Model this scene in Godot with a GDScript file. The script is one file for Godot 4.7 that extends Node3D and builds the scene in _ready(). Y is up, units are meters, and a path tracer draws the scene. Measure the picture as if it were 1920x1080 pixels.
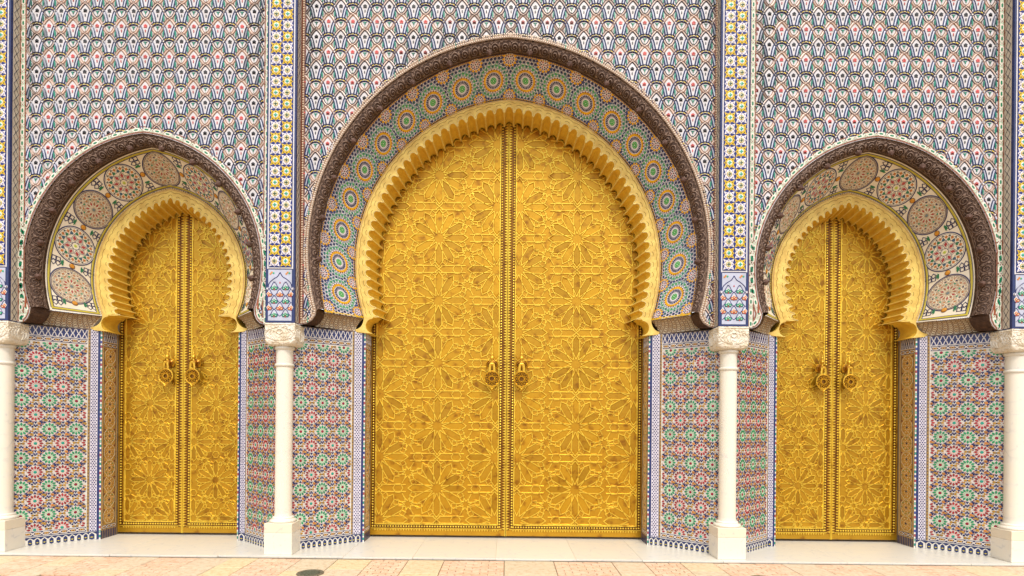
extends Node3D

func _ready() -> void:
	# camera: level, with a raised lens, a hair of turn and roll
	var cam := Camera3D.new()
	cam.name = "camera"
	add_child(cam)
	cam.projection = Camera3D.PROJECTION_FRUSTUM
	cam.near = 0.05
	cam.far = 400.0
	cam.size = 1080.0 / 1060.0 * cam.near
	cam.frustum_offset = Vector2(960.0 - 942.67, 786.16 - 540.0) / 1060.0 * cam.near
	cam.position = Vector3(0, 1.474, 7.0)
	cam.rotation = Vector3(0, 0.0064, 0.0091)
	cam.current = true
	# bright overcast
	var env := Environment.new()
	env.background_mode = Environment.BG_SKY
	var sky := ProceduralSkyMaterial.new()
	sky.sky_top_color = Color(0.98, 0.99, 1.0)
	sky.sky_horizon_color = Color(0.80, 0.82, 0.85)
	sky.sky_curve = 0.25
	sky.ground_bottom_color = Color(0.55, 0.48, 0.4)
	sky.ground_horizon_color = Color(0.7, 0.66, 0.6)
	env.sky = Sky.new()
	env.sky.sky_material = sky
	env.tonemap_mode = Environment.TONE_MAPPER_LINEAR
	env.tonemap_exposure = 1.95
	env.sdfgi_enabled = true
	env.ssao_enabled = true
	env.ssil_enabled = true
	var we := WorldEnvironment.new()
	we.name = "environment"
	we.environment = env
	add_child(we)
	var sun := DirectionalLight3D.new()
	sun.name = "sun"
	sun.light_color = Color(1.0, 0.97, 0.92)
	sun.light_energy = 0.5
	sun.light_angular_distance = 14.0
	sun.shadow_enabled = true
	sun.rotation_degrees = Vector3(-52, 8, 0)
	add_child(sun)

	make_materials()
	ground()
	var S := 4.012
	gateway("tall central gateway with blue and green mosaic round its golden lobed arch", 0.0, 1.68, 0.125, 2.43, -2.287, 2.287,
		Arch.new(3.31, 2.338, 0.152, 2.66), Arch.new(3.24, 2.342, 0.22, 2.66), Arch.new(3.297, 1.968, 0.163, 2.66),
		Arch.new(3.30, 1.8765, 0.189, 2.665), Arch.new(3.30, 1.859, 0.242, 2.665), 0.062, 57, 16, 2.26, true)
	for sg in [-1.0, 1.0]:
		gateway("small gateway with painted medallions, left of the tall central gate" if sg < 0 else "small gateway with painted medallions, right of the tall central gate", sg * S, 0.815, 0.112, 1.5, -1.405 if sg > 0 else -1.378, 1.405 if sg < 0 else 1.378,
			Arch.new(3.123, 1.462, 0.155, 2.66), Arch.new(3.07, 1.444, 0.25, 2.66), Arch.new(3.112, 1.08, 0.184, 2.66),
			Arch.new(3.115, 0.979, 0.236, 2.665), Arch.new(3.115, 0.927, 0.22, 2.665), 0.055, 37, 12, 1.335, false)
	var where := ["outermost on the left", "between left and central gate", "between central and right gate", "outermost on the right"]
	for i in 4:
		var x: float = [-5.54, -2.445, 2.42, 5.54][i]
		pilaster("star tiled pilaster with arabesque foot panel, " + where[i], x)
		column("white marble column with carved block capital, " + where[i], [-5.525, -2.435, 2.415, 5.525][i])
	for q in [[0.0, 1.68, 5.35, true, "great central gate"], [-S, 0.815, 4.3, false, "small left gate"], [S, 0.815, 4.3, false, "small right gate"]]:
		for sg in [-1.0, 1.0]:
			leaf("golden star-patterned %s leaf of the %s" % ["left" if sg < 0 else "right", q[4]], q[0], sg, q[1], q[2], q[3])
	drain("round drain cover near the column left of the central gate", -1.865, 1.60)
	drain("round drain cover near the column right of the central gate", 2.44, 1.64)

# ---------------------------------------------------------------- helpers: mesh building
class Pen:
	var v := PackedVector3Array()
	var n := PackedVector3Array()
	var c := PackedColorArray()
	var seed_at := 12345
	var wobble := 0.0
	func tone(col: Color) -> Color:
		if wobble == 0.0: return col
		seed_at = (seed_at * 1103515245 + 12345) % 2147483648
		var k := 1.0 + wobble * (float(seed_at >> 8) / 8388608.0 * 2.0 - 1.15)
		return Color(col.r * k, col.g * k, col.b * k)
	func tri(a: Vector3, b: Vector3, d: Vector3, col: Color) -> void:
		var k := (b - a).cross(d - a)
		if k.length_squared() < 1e-16:
			return
		k = k.normalized()
		v.push_back(a); v.push_back(d); v.push_back(b)
		n.push_back(k); n.push_back(k); n.push_back(k)
		c.push_back(col); c.push_back(col); c.push_back(col)
	func quad(a: Vector3, b: Vector3, d: Vector3, e: Vector3, col: Color) -> void:
		tri(a, b, d, col)
		tri(a, d, e, col)
	func smooth(a: Vector3, b: Vector3, d: Vector3, e: Vector3, na: Vector3, nb: Vector3, nd: Vector3, ne: Vector3, col: Color) -> void:
		for q in [[a, na], [d, nd], [b, nb], [a, na], [e, ne], [d, nd]]:
			v.push_back(q[0]); n.push_back(q[1]); c.push_back(col)
	func box(lo: Vector3, hi: Vector3, col: Color, bev := 0.0) -> void:
		var m := (lo + hi) / 2.0
		var h := (hi - lo) / 2.0
		# three axes, faces inset by the bevel; bevel strips join them
		var i := Vector3(h.x - bev, h.y - bev, h.z - bev)
		for s in [-1.0, 1.0]:
			_face(m, Vector3(s * h.x, 0, 0), Vector3(0, i.y, 0), Vector3(0, 0, i.z * s), col)
			_face(m, Vector3(0, s * h.y, 0), Vector3(0, 0, i.z), Vector3(i.x * s, 0, 0), col)
			_face(m, Vector3(0, 0, s * h.z), Vector3(i.x, 0, 0), Vector3(0, i.y * s, 0), col)
		if bev <= 0.0:
			return
		for s in [-1.0, 1.0]:
			for t in [-1.0, 1.0]:
				_strip(m + Vector3(s * h.x, t * i.y, 0), m + Vector3(s * i.x, t * h.y, 0), Vector3(0, 0, i.z), s * t, col)
				_strip(m + Vector3(0, s * h.y, t * i.z), m + Vector3(0, s * i.y, t * h.z), Vector3(i.x, 0, 0), s * t, col)
				_strip(m + Vector3(t * i.x, 0, s * h.z), m + Vector3(t * h.x, 0, s * i.z), Vector3(0, i.y, 0), s * t, col)
				for u in [-1.0, 1.0]:
					var a := m + Vector3(s * h.x, t * i.y, u * i.z)
					var b := m + Vector3(s * i.x, t * h.y, u * i.z)
					var d := m + Vector3(s * i.x, t * i.y, u * h.z)
					if s * t * u > 0: tri(a, b, d, col)
					else: tri(a, d, b, col)
	func _face(m: Vector3, o: Vector3, x: Vector3, y: Vector3, col: Color) -> void:
		quad(m + o - x - y, m + o + x - y, m + o + x + y, m + o - x + y, col)
	func _strip(a: Vector3, b: Vector3, w: Vector3, s: float, col: Color) -> void:
		if s > 0: quad(a - w, b - w, b + w, a + w, col)
		else: quad(a + w, b + w, b - w, a - w, col)
	func lathe(prof: Array, seg: int, o: Vector3, up: Vector3, side: Vector3, col: Color) -> void:
		# prof: [radius, height] from bottom to top, smooth around, flat along where it kinks
		var fwd := side.cross(up)
		for i in prof.size() - 1:
			var p: Array = prof[i]
			var q: Array = prof[i + 1]
			var sl := Vector2(q[1] - p[1], p[0] - q[0]).normalized()
			for k in seg:
				var a0 := TAU * k / seg
				var a1 := TAU * (k + 1) / seg
				var d0 := side * cos(a0) - fwd * sin(a0)
				var d1 := side * cos(a1) - fwd * sin(a1)
				var n0 := (d0 * sl.x + up * sl.y).normalized()
				var n1 := (d1 * sl.x + up * sl.y).normalized()
				smooth(o + d0 * p[0] + up * p[1], o + d1 * p[0] + up * p[1], o + d1 * q[0] + up * q[1], o + d0 * q[0] + up * q[1], n0, n1, n1, n0, col)
	func mesh() -> ArrayMesh:
		var a := []
		a.resize(Mesh.ARRAY_MAX)
		a[Mesh.ARRAY_VERTEX] = v
		a[Mesh.ARRAY_NORMAL] = n
		a[Mesh.ARRAY_COLOR] = c
		var m := ArrayMesh.new()
		if v.size() > 0:
			m.add_surface_from_arrays(Mesh.PRIMITIVE_TRIANGLES, a)
		return m

# a surface that patterns are laid on: a point of the pattern in metres, and a height above it
class Surf:
	var lo := Vector2(-99, -99)
	var hi := Vector2(99, 99)
	func at(p: Vector2, h: float) -> Vector3:
		return Vector3(p.x, p.y, h)
	func inside(p: Vector2) -> bool:
		return p.x >= lo.x and p.x <= hi.x and p.y >= lo.y and p.y <= hi.y

class Flat extends Surf:
	var o := Vector3.ZERO
	var x := Vector3.RIGHT
	var y := Vector3.UP
	var z := Vector3.BACK
	func at(p: Vector2, h: float) -> Vector3:
		return o + x * p.x + y * p.y + z * h

# pointed horseshoe arch: two arcs of radius r whose centres lie e beyond the middle
class Arch:
	var yc := 0.0
	var r := 1.0
	var e := 0.0
	var f0 := 0.0
	var f1 := 0.0
	func _init(yc_: float, r_: float, e_: float, yb: float) -> void:
		yc = yc_; r = r_; e = e_
		f1 = acos(e / r)
		f0 = asin((yb - yc) / r)
	func pt(t: float) -> Vector2:
		var f := lerpf(f1, f0, absf(t))
		var x := e - r * cos(f)
		return Vector2(x if t < 0 else -x, yc + r * sin(f))
	func half() -> float:
		return r * (f1 - f0)

# band between two arches that lie in different planes
class Band extends Surf:
	var a: Arch
	var b: Arch
	var za := 0.0
	var zb := 0.0
	var w := 1.0
	var l := 1.0
	var bulge := 0.0
	func _init(a_: Arch, za_: float, b_: Arch, zb_: float, bulge_ := 0.0) -> void:
		a = a_; b = b_; za = za_; zb = zb_; bulge = bulge_
		l = (a.half() + b.half()) / 2.0
		w = base(-0.5, 0.0).distance_to(base(-0.5, 1.0))
	func base(t: float, k: float) -> Vector3:
		var p := a.pt(t).lerp(b.pt(t), k)
		return Vector3(p.x, p.y, lerpf(za, zb, k))
	func at(p: Vector2, h: float) -> Vector3:
		var t := clampf(p.x / l, -1.0, 1.0)
		var k := p.y / w
		var q := base(t, k)
		var s := -0.002 if t > 0 or (t == 0.0 and p.x >= 0) else 0.002
		var along := (base(t + s, k) - q) * signf(s)
		var n := along.cross(base(t, k + 0.01) - q).normalized()
		return q + n * (h + bulge * 4.0 * k * (1.0 - k))
	func inside(p: Vector2) -> bool:
		return absf(p.x) <= l and p.y >= 0.0 and p.y <= w

# ruled surface between two segments, hollowed
class Cove extends Surf:
	var a0: Vector3
	var a1: Vector3
	var b0: Vector3
	var b1: Vector3
	var w := 1.0
	var l := 1.0
	func _init(a0_: Vector3, a1_: Vector3, b0_: Vector3, b1_: Vector3) -> void:
		a0 = a0_; a1 = a1_; b0 = b0_; b1 = b1_
		l = (a0.distance_to(a1) + b0.distance_to(b1)) / 2.0
		w = (a0.distance_to(b0) + a1.distance_to(b1)) / 2.0
	func at(p: Vector2, h: float) -> Vector3:
		var i := p.x / l
		var k := p.y / w
		var q := a0.lerp(a1, i).lerp(b0.lerp(b1, i), k)
		var n := (a1 - a0).cross(b0 - a0).normalized()
		return q + n * (h - 0.035 * 4.0 * k * (1.0 - k))
	func inside(p: Vector2) -> bool:
		return p.x >= 0 and p.x <= l and p.y >= 0 and p.y <= w

# ---------------------------------------------------------------- pattern strokes
func poly(pen: Pen, s: Surf, pts: Array, col: Color, h := 0.001) -> void:
	if _area(pts) < 0: pts.reverse()
	var q := PackedVector3Array()
	for p: Vector2 in pts:
		if s is Band: p.y = clampf(p.y, 0.0, (s as Band).w)
		q.push_back(s.at(p, h))
	for i in range(1, q.size() - 1): pen.tri(q[0], q[i], q[i + 1], col)

# a convex tile with a bevelled rim; pts run counter-clockwise
func gem(pen: Pen, s: Surf, pts: Array, col: Color, h := 0.003, inset := 0.18, h0 := 0.0) -> void:
	var m := Vector2.ZERO
	for p in pts: m += p
	m /= pts.size()
	if not s.inside(m): return
	if _area(pts) < 0: pts.reverse()
	col = pen.tone(col)
	var q := PackedVector3Array()
	var r := PackedVector3Array()
	for p: Vector2 in pts:
		q.push_back(s.at(p, h0))
		r.push_back(s.at(p.lerp(m, inset), h))
	var k := q.size()
	for i in k:
		var j := (i + 1) % k
		pen.quad(q[i], q[j], r[j], r[i], col)
	for i in range(1, k - 1): pen.tri(r[0], r[i], r[i + 1], col)

func ngon(m: Vector2, r: float, k: int, rot := 0.0, ry := -1.0) -> Array:
	var o := []
	for i in k:
		var a := rot + TAU * i / k
		o.append(m + Vector2(cos(a) * r, sin(a) * (r if ry < 0 else ry)))
	return o

func star(pen: Pen, s: Surf, m: Vector2, r1: float, r2: float, k: int, rot: float, col: Color, h := 0.003) -> void:
	if not s.inside(m): return
	var c := s.at(m, h)
	var q := PackedVector3Array()
	for i in 2 * k:
		var a := rot + PI * i / k
		q.push_back(s.at(m + Vector2(cos(a), sin(a)) * (r1 if i % 2 == 0 else r2), maxf(0.0005, h - 0.003)))
	for i in 2 * k: pen.tri(c, q[i], q[(i + 1) % (2 * k)], col)

# a raised strip with a ridge along its middle
func ribbon(pen: Pen, s: Surf, pts: Array, w: float, col: Color, h := 0.003, closed := false, h0 := 0.0005) -> void:
	var k := pts.size()
	if k < 2: return
	col = pen.tone(col)
	var lp := PackedVector3Array()
	var rp := PackedVector3Array()
	var cp := PackedVector3Array()
	var ok := PackedByteArray()
	for i in k:
		var p: Vector2 = pts[i]
		var a: Vector2 = pts[(i - 1 + k) % k] if closed or i > 0 else p
		var b: Vector2 = pts[(i + 1) % k] if closed or i < k - 1 else p
		var d0 := (p - a).normalized()
		var d1 := (b - p).normalized()
		var d := d0 + d1
		d = d.normalized() if d.length() > 0.01 else d1
		var nn := Vector2(-d.y, d.x)
		var ref := d1 if d1 != Vector2.ZERO else d0
		var cs := maxf(0.45, absf(d.dot(ref)))
		nn *= w / 2.0 / cs
		lp.push_back(s.at(p + nn, h0)); rp.push_back(s.at(p - nn, h0)); cp.push_back(s.at(p, h))
		ok.push_back(1 if s.inside(p) else 0)
	for i in (k if closed else k - 1):
		var j := (i + 1) % k
		if ok[i] + ok[j] == 0: continue
		if not s.inside(((pts[i] as Vector2) + (pts[j] as Vector2)) / 2.0): continue
		pen.quad(rp[i], rp[j], cp[j], cp[i], col)
		pen.quad(cp[i], cp[j], lp[j], lp[i], col)

func mirror(pts: Array) -> Array:
	var o := []
	for p: Vector2 in pts: o.append(Vector2(-p.x, p.y))
	return o

func shift(pts: Array, m: Vector2) -> Array:
	var o := []
	for p: Vector2 in pts: o.append(p + m)
	return o

# smooth curve through points
func curve(pts: Array, step := 3) -> Array:
	var o := []
	for i in pts.size() - 1:
		var p0: Vector2 = pts[maxi(i - 1, 0)]
		var p1: Vector2 = pts[i]
		var p2: Vector2 = pts[i + 1]
		var p3: Vector2 = pts[mini(i + 2, pts.size() - 1)]
		for j in step: o.append(p1.cubic_interpolate(p2, p0, p3, float(j) / step))
	o.append(pts[-1])
	return o

func sheet(pen: Pen, s: Surf, x0: float, x1: float, y0: float, y1: float, nx: int, ny: int, col: Color, h := 0.0) -> void:
	for i in nx:
		for j in ny:
			var a := Vector2(lerpf(x0, x1, float(i) / nx), lerpf(y0, y1, float(j) / ny))
			var b := Vector2(lerpf(x0, x1, float(i + 1) / nx), lerpf(y0, y1, float(j + 1) / ny))
			pen.quad(s.at(a, h), s.at(Vector2(b.x, a.y), h), s.at(b, h), s.at(Vector2(a.x, b.y), h), col)

# ---------------------------------------------------------------- nodes
var taken := {}
func numbered(called: String) -> String:
	var k: int = taken.get(called, 0)
	taken[called] = k + 1
	return called if k == 0 else "%s_%03d" % [called, k]

func thing(called: String, label: String, category: String, at := Vector3.ZERO, group := "") -> Node3D:
	var o := Node3D.new()
	o.name = numbered(called)
	add_child(o)
	o.position = at
	o.set_meta("label", label)
	o.set_meta("category", category)
	if group: o.set_meta("group", group)
	return o

func put(called: String, mesh: Mesh, mat: Material, parent: Node, at := Vector3.ZERO, stuff := false) -> MeshInstance3D:
	var o := MeshInstance3D.new()
	o.name = called
	o.mesh = mesh
	o.material_override = mat
	o.position = at
	if stuff: o.set_meta("kind", "stuff")
	parent.add_child(o, true)
	return o

var cols := {}
func C(hex: String, k := 0.8) -> Color:
	var key := hex + str(k)
	if not cols.has(key):
		var c := Color.html(hex).srgb_to_linear()
		cols[key] = Color(c.r * k, c.g * k, c.b * k)
	return cols[key]

# ---------------------------------------------------------------- materials
func noise(freq: float, oct: int, kind: int, sd: int, lo: Color, hi: Color, size := 512, mid := Color(0, 0, 0, 0), at := 0.5, warp := 0.0) -> NoiseTexture2D:
	var f := FastNoiseLite.new()
	f.noise_type = kind
	f.seed = sd
	f.frequency = freq
	f.fractal_octaves = oct
	if sd == 21: f.fractal_type = FastNoiseLite.FRACTAL_RIDGED
	if warp > 0.0:
		f.domain_warp_enabled = true
		f.domain_warp_amplitude = warp
		f.domain_warp_frequency = freq * 0.8
	var g := Gradient.new()
	g.set_color(0, lo)
	g.set_color(1, hi)
	if mid.a > 0.0: g.add_point(at, mid)
	var t := NoiseTexture2D.new()
	t.width = size; t.height = size
	t.seamless = true
	t.noise = f
	t.color_ramp = g
	return t

func material(tex: Texture2D, scale: float, rough: float, metal := 0.0, bump: Texture2D = null, bump_cm := 0.0, spec := 0.5) -> StandardMaterial3D:
	var m := StandardMaterial3D.new()
	m.vertex_color_use_as_albedo = true
	m.albedo_texture = tex
	m.uv1_triplanar = true
	m.uv1_world_triplanar = true
	m.uv1_scale = Vector3.ONE * scale
	m.roughness = rough
	m.metallic = metal
	m.metallic_specular = spec
	if bump:
		m.heightmap_enabled = true
		m.heightmap_texture = bump
		m.heightmap_scale = bump_cm
	return m

var tile: StandardMaterial3D
var paint: StandardMaterial3D
var brass: StandardMaterial3D
var marble: StandardMaterial3D
var carved: StandardMaterial3D
var wood: StandardMaterial3D
var plaster: StandardMaterial3D
var stone: StandardMaterial3D
var iron: StandardMaterial3D

func make_materials() -> void:
	var g := func(v: float) -> Color: return Color(v, v, v)
	tile = material(noise(0.012, 4, FastNoiseLite.TYPE_SIMPLEX, 3, Color(0.91, 0.90, 0.88), Color(1, 1, 1), 512), 0.9, 0.32, 0.0, noise(0.02, 3, FastNoiseLite.TYPE_SIMPLEX, 9, Color.BLACK, Color.WHITE, 512), 0.12)
	paint = material(noise(0.008, 5, FastNoiseLite.TYPE_SIMPLEX, 5, Color(0.86, 0.80, 0.72), Color(1, 1, 1), 512), 1.3, 0.6, 0.0, noise(0.03, 4, FastNoiseLite.TYPE_SIMPLEX, 6, Color.BLACK, Color.WHITE, 512), 0.25)
	brass = material(noise(0.006, 6, FastNoiseLite.TYPE_SIMPLEX, 11, Color(0.72, 0.62, 0.52), Color(1, 1, 1), 1024, Color(0.97, 0.95, 0.93), 0.35, 20.0), 0.8, 0.38, 0.6, noise(0.03, 4, FastNoiseLite.TYPE_SIMPLEX, 12, Color.BLACK, Color.WHITE, 512), 0.08)
	brass.roughness_texture = noise(0.012, 4, FastNoiseLite.TYPE_SIMPLEX, 13, Color(0.75, 0.75, 0.75), Color(1, 1, 1), 512)
	marble = material(noise(0.004, 6, FastNoiseLite.TYPE_SIMPLEX, 21, Color(0.99, 0.965, 0.92), Color(0.83, 0.83, 0.84), 1024, Color(0.97, 0.955, 0.93), 0.72, 60.0), 0.8, 0.3)
	carved = material(noise(0.006, 4, FastNoiseLite.TYPE_SIMPLEX, 22, Color(0.92, 0.86, 0.76), Color(1, 1, 1), 512), 1.6, 0.6, 0.0, noise(0.035, 2, FastNoiseLite.TYPE_CELLULAR, 23, Color.BLACK, Color.WHITE, 512, Color(0.2, 0.2, 0.2), 0.4, 14.0), 1.6)
	wood = material(noise(0.02, 5, FastNoiseLite.TYPE_SIMPLEX, 31, Color(0.6, 0.55, 0.52), Color(1, 1, 1), 512), 1.5, 0.62, 0.0, noise(0.05, 4, FastNoiseLite.TYPE_SIMPLEX, 32, Color.BLACK, Color.WHITE, 512), 0.5, 0.35)
	plaster = material(noise(0.006, 5, FastNoiseLite.TYPE_SIMPLEX, 41, Color(0.9, 0.87, 0.82), Color(1, 1, 1), 512), 1.0, 0.55)
	stone = material(noise(0.01, 6, FastNoiseLite.TYPE_SIMPLEX, 51, Color(0.88, 0.84, 0.79), Color(1, 1, 1), 1024, Color(0.97, 0.955, 0.93), 0.4, 15.0), 1.2, 0.75, 0.0, noise(0.03, 5, FastNoiseLite.TYPE_SIMPLEX, 52, Color.BLACK, Color.WHITE, 512), 0.6, 0.35)
	iron = material(noise(0.03, 4, FastNoiseLite.TYPE_SIMPLEX, 61, Color(0.6, 0.55, 0.5), Color(1, 1, 1), 256), 4.0, 0.6, 0.4)

# ---------------------------------------------------------------- glazed tile patterns
# one palmette-and-scale motif of the upper wall; measured round its flower, U metres wide
const TU := 0.266 / 540.0
func tulip(pen: Pen, s: Surf, m: Vector2, dark: bool) -> void:
	var navy := C("17205c")
	var ink := C("28283c")
	var tan := C("ab8069")
	var peach := C("ead0c4", 0.74)
	var white := C("f6f2ef")
	var blue := C("d6def4", 0.76)
	var f := func(a: Array) -> Array:
		var o := []
		for p in a: o.append(m + Vector2(p[0], -p[1]) * TU)
		return o
	var edge := ink if dark else tan
	for sg in [-1.0, 1.0]:
		var g := func(a: Array) -> Array:
			var o := []
			for p in a: o.append(m + Vector2(p[0] * sg, -p[1]) * TU)
			return o
		# strand that runs from the knot over this flower to the knot of the next column
		var strand := curve(g.call([[0, -168], [42, -138], [86, -86], [118, -38], [140, 4], [160, 50], [188, 106], [226, 150], [270, 172]]), 2)
		ribbon(pen, s, strand, 36 * TU, peach, 0.003)
		ribbon(pen, s, offset(strand, 23 * TU), 23 * TU, edge, 0.0045)
		ribbon(pen, s, offset(strand, -23 * TU), 23 * TU, edge, 0.0045)
		# scale: from its crown down to the calyx of the next column
		var band := curve(g.call([[0, 284], [50, 289], [98, 312], [136, 352], [162, 404], [182, 470], [197, 540], [208, 592]]), 2)
		ribbon(pen, s, band.slice(7), 38 * TU, blue, 0.0035)
		ribbon(pen, s, offset(band, 27 * TU), 34 * TU, navy, 0.0055)
		ribbon(pen, s, offset(band, -27 * TU), 34 * TU, navy, 0.0055)
		# calyx leaf and its thin outline
		gem(pen, s, g.call([[114, 104], [138, 92], [158, 165], [152, 246], [128, 250], [120, 180]]), C("1f8a72"), 0.004, 0.12)
		ribbon(pen, s, curve(g.call([[176, 112], [184, 165], [172, 232], [150, 266]]), 2), 15 * TU, C("b08a74"), 0.003)
		gem(pen, s, f.call([[sg * 76 - 24, 312 - sg * 12], [sg * 76 + 22, 312 + sg * 14], [sg * 76 + 27, 293 + sg * 14], [sg * 76 - 19, 290 - sg * 12]]), C("ead060"), 0.006, 0.1)
		gem(pen, s, f.call([[sg * 138 - 22, 2], [sg * 138, 24], [sg * 138 + 22, 2], [sg * 138, -20]]), white, 0.0065)
	gem(pen, s, f.call([[-26, 295], [26, 295], [26, 275], [-26, 275]]), C("eadb90"), 0.006, 0.1)
	# flower, drop, trefoil under the scale
	var fl := C("333236") if dark else C("d85a58")
	for k in 5: gem(pen, s, ngon(m + Vector2(cos(PI / 10 + k * TAU / 5), sin(PI / 10 + k * TAU / 5)) * 24 * TU, 21 * TU, 6), fl, 0.004)
	gem(pen, s, f.call([[-44, 34], [44, 34], [30, 8], [-30, 8]]), fl, 0.004)
	gem(pen, s, ngon(m + Vector2(0, -108) * TU, 13 * TU, 6, PI / 2, 38 * TU), fl, 0.004)
	var gr := C("1f8a72")
	gem(pen, s, f.call([[-48, 350], [-12, 382], [12, 382], [48, 350]]), gr, 0.004, 0.1)
	gem(pen, s, ngon(m + Vector2(0, -396) * TU, 16 * TU, 6, 0, 26 * TU), gr, 0.004)
	gem(pen, s, ngon(m + Vector2(0, -448) * TU, 10 * TU, 6), C("b7cf9a"), 0.003)

func offset(pts: Array, d: float) -> Array:
	var o := []
	for i in pts.size():
		var a: Vector2 = pts[maxi(i - 1, 0)]
		var b: Vector2 = pts[mini(i + 1, pts.size() - 1)]
		var t := (b - a).normalized()
		o.append((pts[i] as Vector2) + Vector2(-t.y, t.x) * d)
	return o

func disc(pen: Pen, s: Surf, m: Vector2, r: float, col: Color, h: float) -> void:
	for j in 4:
		for i in 24:
			var a := Vector2.from_angle(TAU * i / 24)
			var b := Vector2.from_angle(TAU * (i + 1) / 24)
			var r0 := r * j / 4.0
			var r1 := r * (j + 1) / 4.0
			var q := [m + a * r0, m + a * r1, m + b * r1, m + b * r0]
			if s is Band:
				for k in 4: q[k] = Vector2(q[k].x, clampf(q[k].y, 0.0, (s as Band).w))
			pen.quad(s.at(q[0], h), s.at(q[1], h), s.at(q[2], h), s.at(q[3], h), col)

const RW := 0.245
const RH := 0.3255
func rosette(pen: Pen, s: Surf, m: Vector2, green: bool) -> void:
	var main := C("1f9460") if green else C("a8262f")
	var core := C("9b1a30") if green else C("1f9a86")
	var soft := C("b2e6b0") if green else C("f0bcb0")
	gem(pen, s, ngon(m, 0.0165, 8, PI / 8), core, 0.003)
	ribbon(pen, s, ngon(m, 0.028, 12), 0.0075, soft, 0.002, true)
	var navy := C("172060")
	var ochre := C("b98b34")
	for k in 12:
		var a := TAU * k / 12
		var d := Vector2(cos(a), sin(a))
		var t := Vector2(-d.y, d.x)
		gem(pen, s, [m + d * 0.037 - t * 0.006, m + d * 0.055 - t * 0.0118, m + d * 0.074, m + d * 0.055 + t * 0.0118, m + d * 0.037 + t * 0.006], main, 0.003, 0.1)
		var b := a + TAU / 24
		var e := Vector2(cos(b), sin(b))
		if k % 6 != 0:
			star(pen, s, m + d * 0.087, 0.020, 0.009, 3, a, navy)
		else:
			gem(pen, s, ngon(m + d * (RW / 2 - 0.017), 0.0165, 6, 0, 0.0135), ochre)
			gem(pen, s, ngon(m + d * (RW / 2 - 0.0), 0.008, 4), navy, 0.004, 0.2, 0.002)
			for sy in [-1, 1]: star(pen, s, m + d * (RW / 2) + t * 0.030 * sy, 0.015, 0.006, 4, PI / 4, navy)
		if k % 3 != 0: gem(pen, s, ngon(m + e * 0.080, 0.0085, 4, b), C("b8604c"))
		gem(pen, s, ngon(m + e * 0.0985, 0.0125, 5, b), navy if k % 4 == 0 else (ochre if k % 2 else C("c8a890")), 0.0022)
	for sx in [-1.0, 1.0]:
		var mid := m + Vector2(sx * RW / 4, RH / 4)
		var pr := Vector2(RH / 4, -sx * RW / 4).normalized()
		gem(pen, s, ngon(mid + pr * 0.034, 0.0165, 8, PI / 8), ochre)
		gem(pen, s, ngon(mid - pr * 0.034, 0.0165, 8, PI / 8), C("c9803e"))
		star(pen, s, mid, 0.015, 0.006, 4, atan2(RH, sx * RW), navy)
		for q in [-1, 1]:
			gem(pen, s, ngon(mid + pr * 0.062 * q, 0.0125, 4), C("2a3078"), 0.0034)
			gem(pen, s, ngon(mid + pr * 0.034 * q, 0.005, 4), C("6a4a2a"), 0.004, 0.2, 0.0025)

func frieze(pen: Pen, s: Surf, x0: float, x1: float, y0: float, y1: float, pitch: float, dark: Color) -> void:
	sheet(pen, s, x0, x1, y0, y1, 6, 1, dark, 0.001)
	var k := roundi((x1 - x0) / pitch)
	var p := (x1 - x0) / k
	var h := y1 - y0
	var w := C("ece7ea")
	for up in [0, 1]:
		var pts := []
		for i in k * 10 + 1:
			var c := cos(TAU * i / 10.0)
			c = signf(c) * pow(absf(c), 0.7)
			pts.append(Vector2(x0 + p * i / 10.0, y0 + h * (0.5 + (0.24 + 0.2 * c) * (1 if up else -1))))
		ribbon(pen, s, pts, p * 0.2, w, 0.003)
		for i in k:
			ribbon(pen, s, [Vector2(x0 + p * (i + 0.5), y0 + h * 0.5), Vector2(x0 + p * (i + 0.5), y0 + h * (0.5 + (0.1 if up else -0.1)))], p * 0.22, w, 0.003)
	ribbon(pen, s, [Vector2(x0, y1 - 0.004), Vector2(x1, y1 - 0.004)], 0.007, C("6b4a40"), 0.003)
	ribbon(pen, s, [Vector2(x0, y0 + 0.004), Vector2(x1, y0 + 0.004)], 0.008, w, 0.003)

func chain(pen: Pen, s: Surf, x0: float, x1: float, y0: float, y1: float) -> void:
	sheet(pen, s, x0, x1, y0, y1, 6, 1, C("2b3069"), 0.001)
	var k := maxi(1, roundi((x1 - x0) / 0.085))
	var p := (x1 - x0) / k
	var h := y1 - y0
	for i in k:
		var m := Vector2(x0 + p * (i + 0.5), (y0 + y1) / 2)
		ribbon(pen, s, [m + Vector2(-p * 0.5, 0), m + Vector2(-p * 0.3, -h * 0.3), m + Vector2(p * 0.3, -h * 0.3), m + Vector2(p * 0.5, 0), m + Vector2(p * 0.3, h * 0.3), m + Vector2(-p * 0.3, h * 0.3)], h * 0.2, C("f1e6d8"), 0.003, true)
		gem(pen, s, ngon(m, p * 0.3, 8, 0, h * 0.2), C("d8a43f"), 0.003)
		gem(pen, s, ngon(m, p * 0.1, 6, 0, h * 0.1), C("5a2a3a"), 0.004, 0.1, 0.003)

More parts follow.
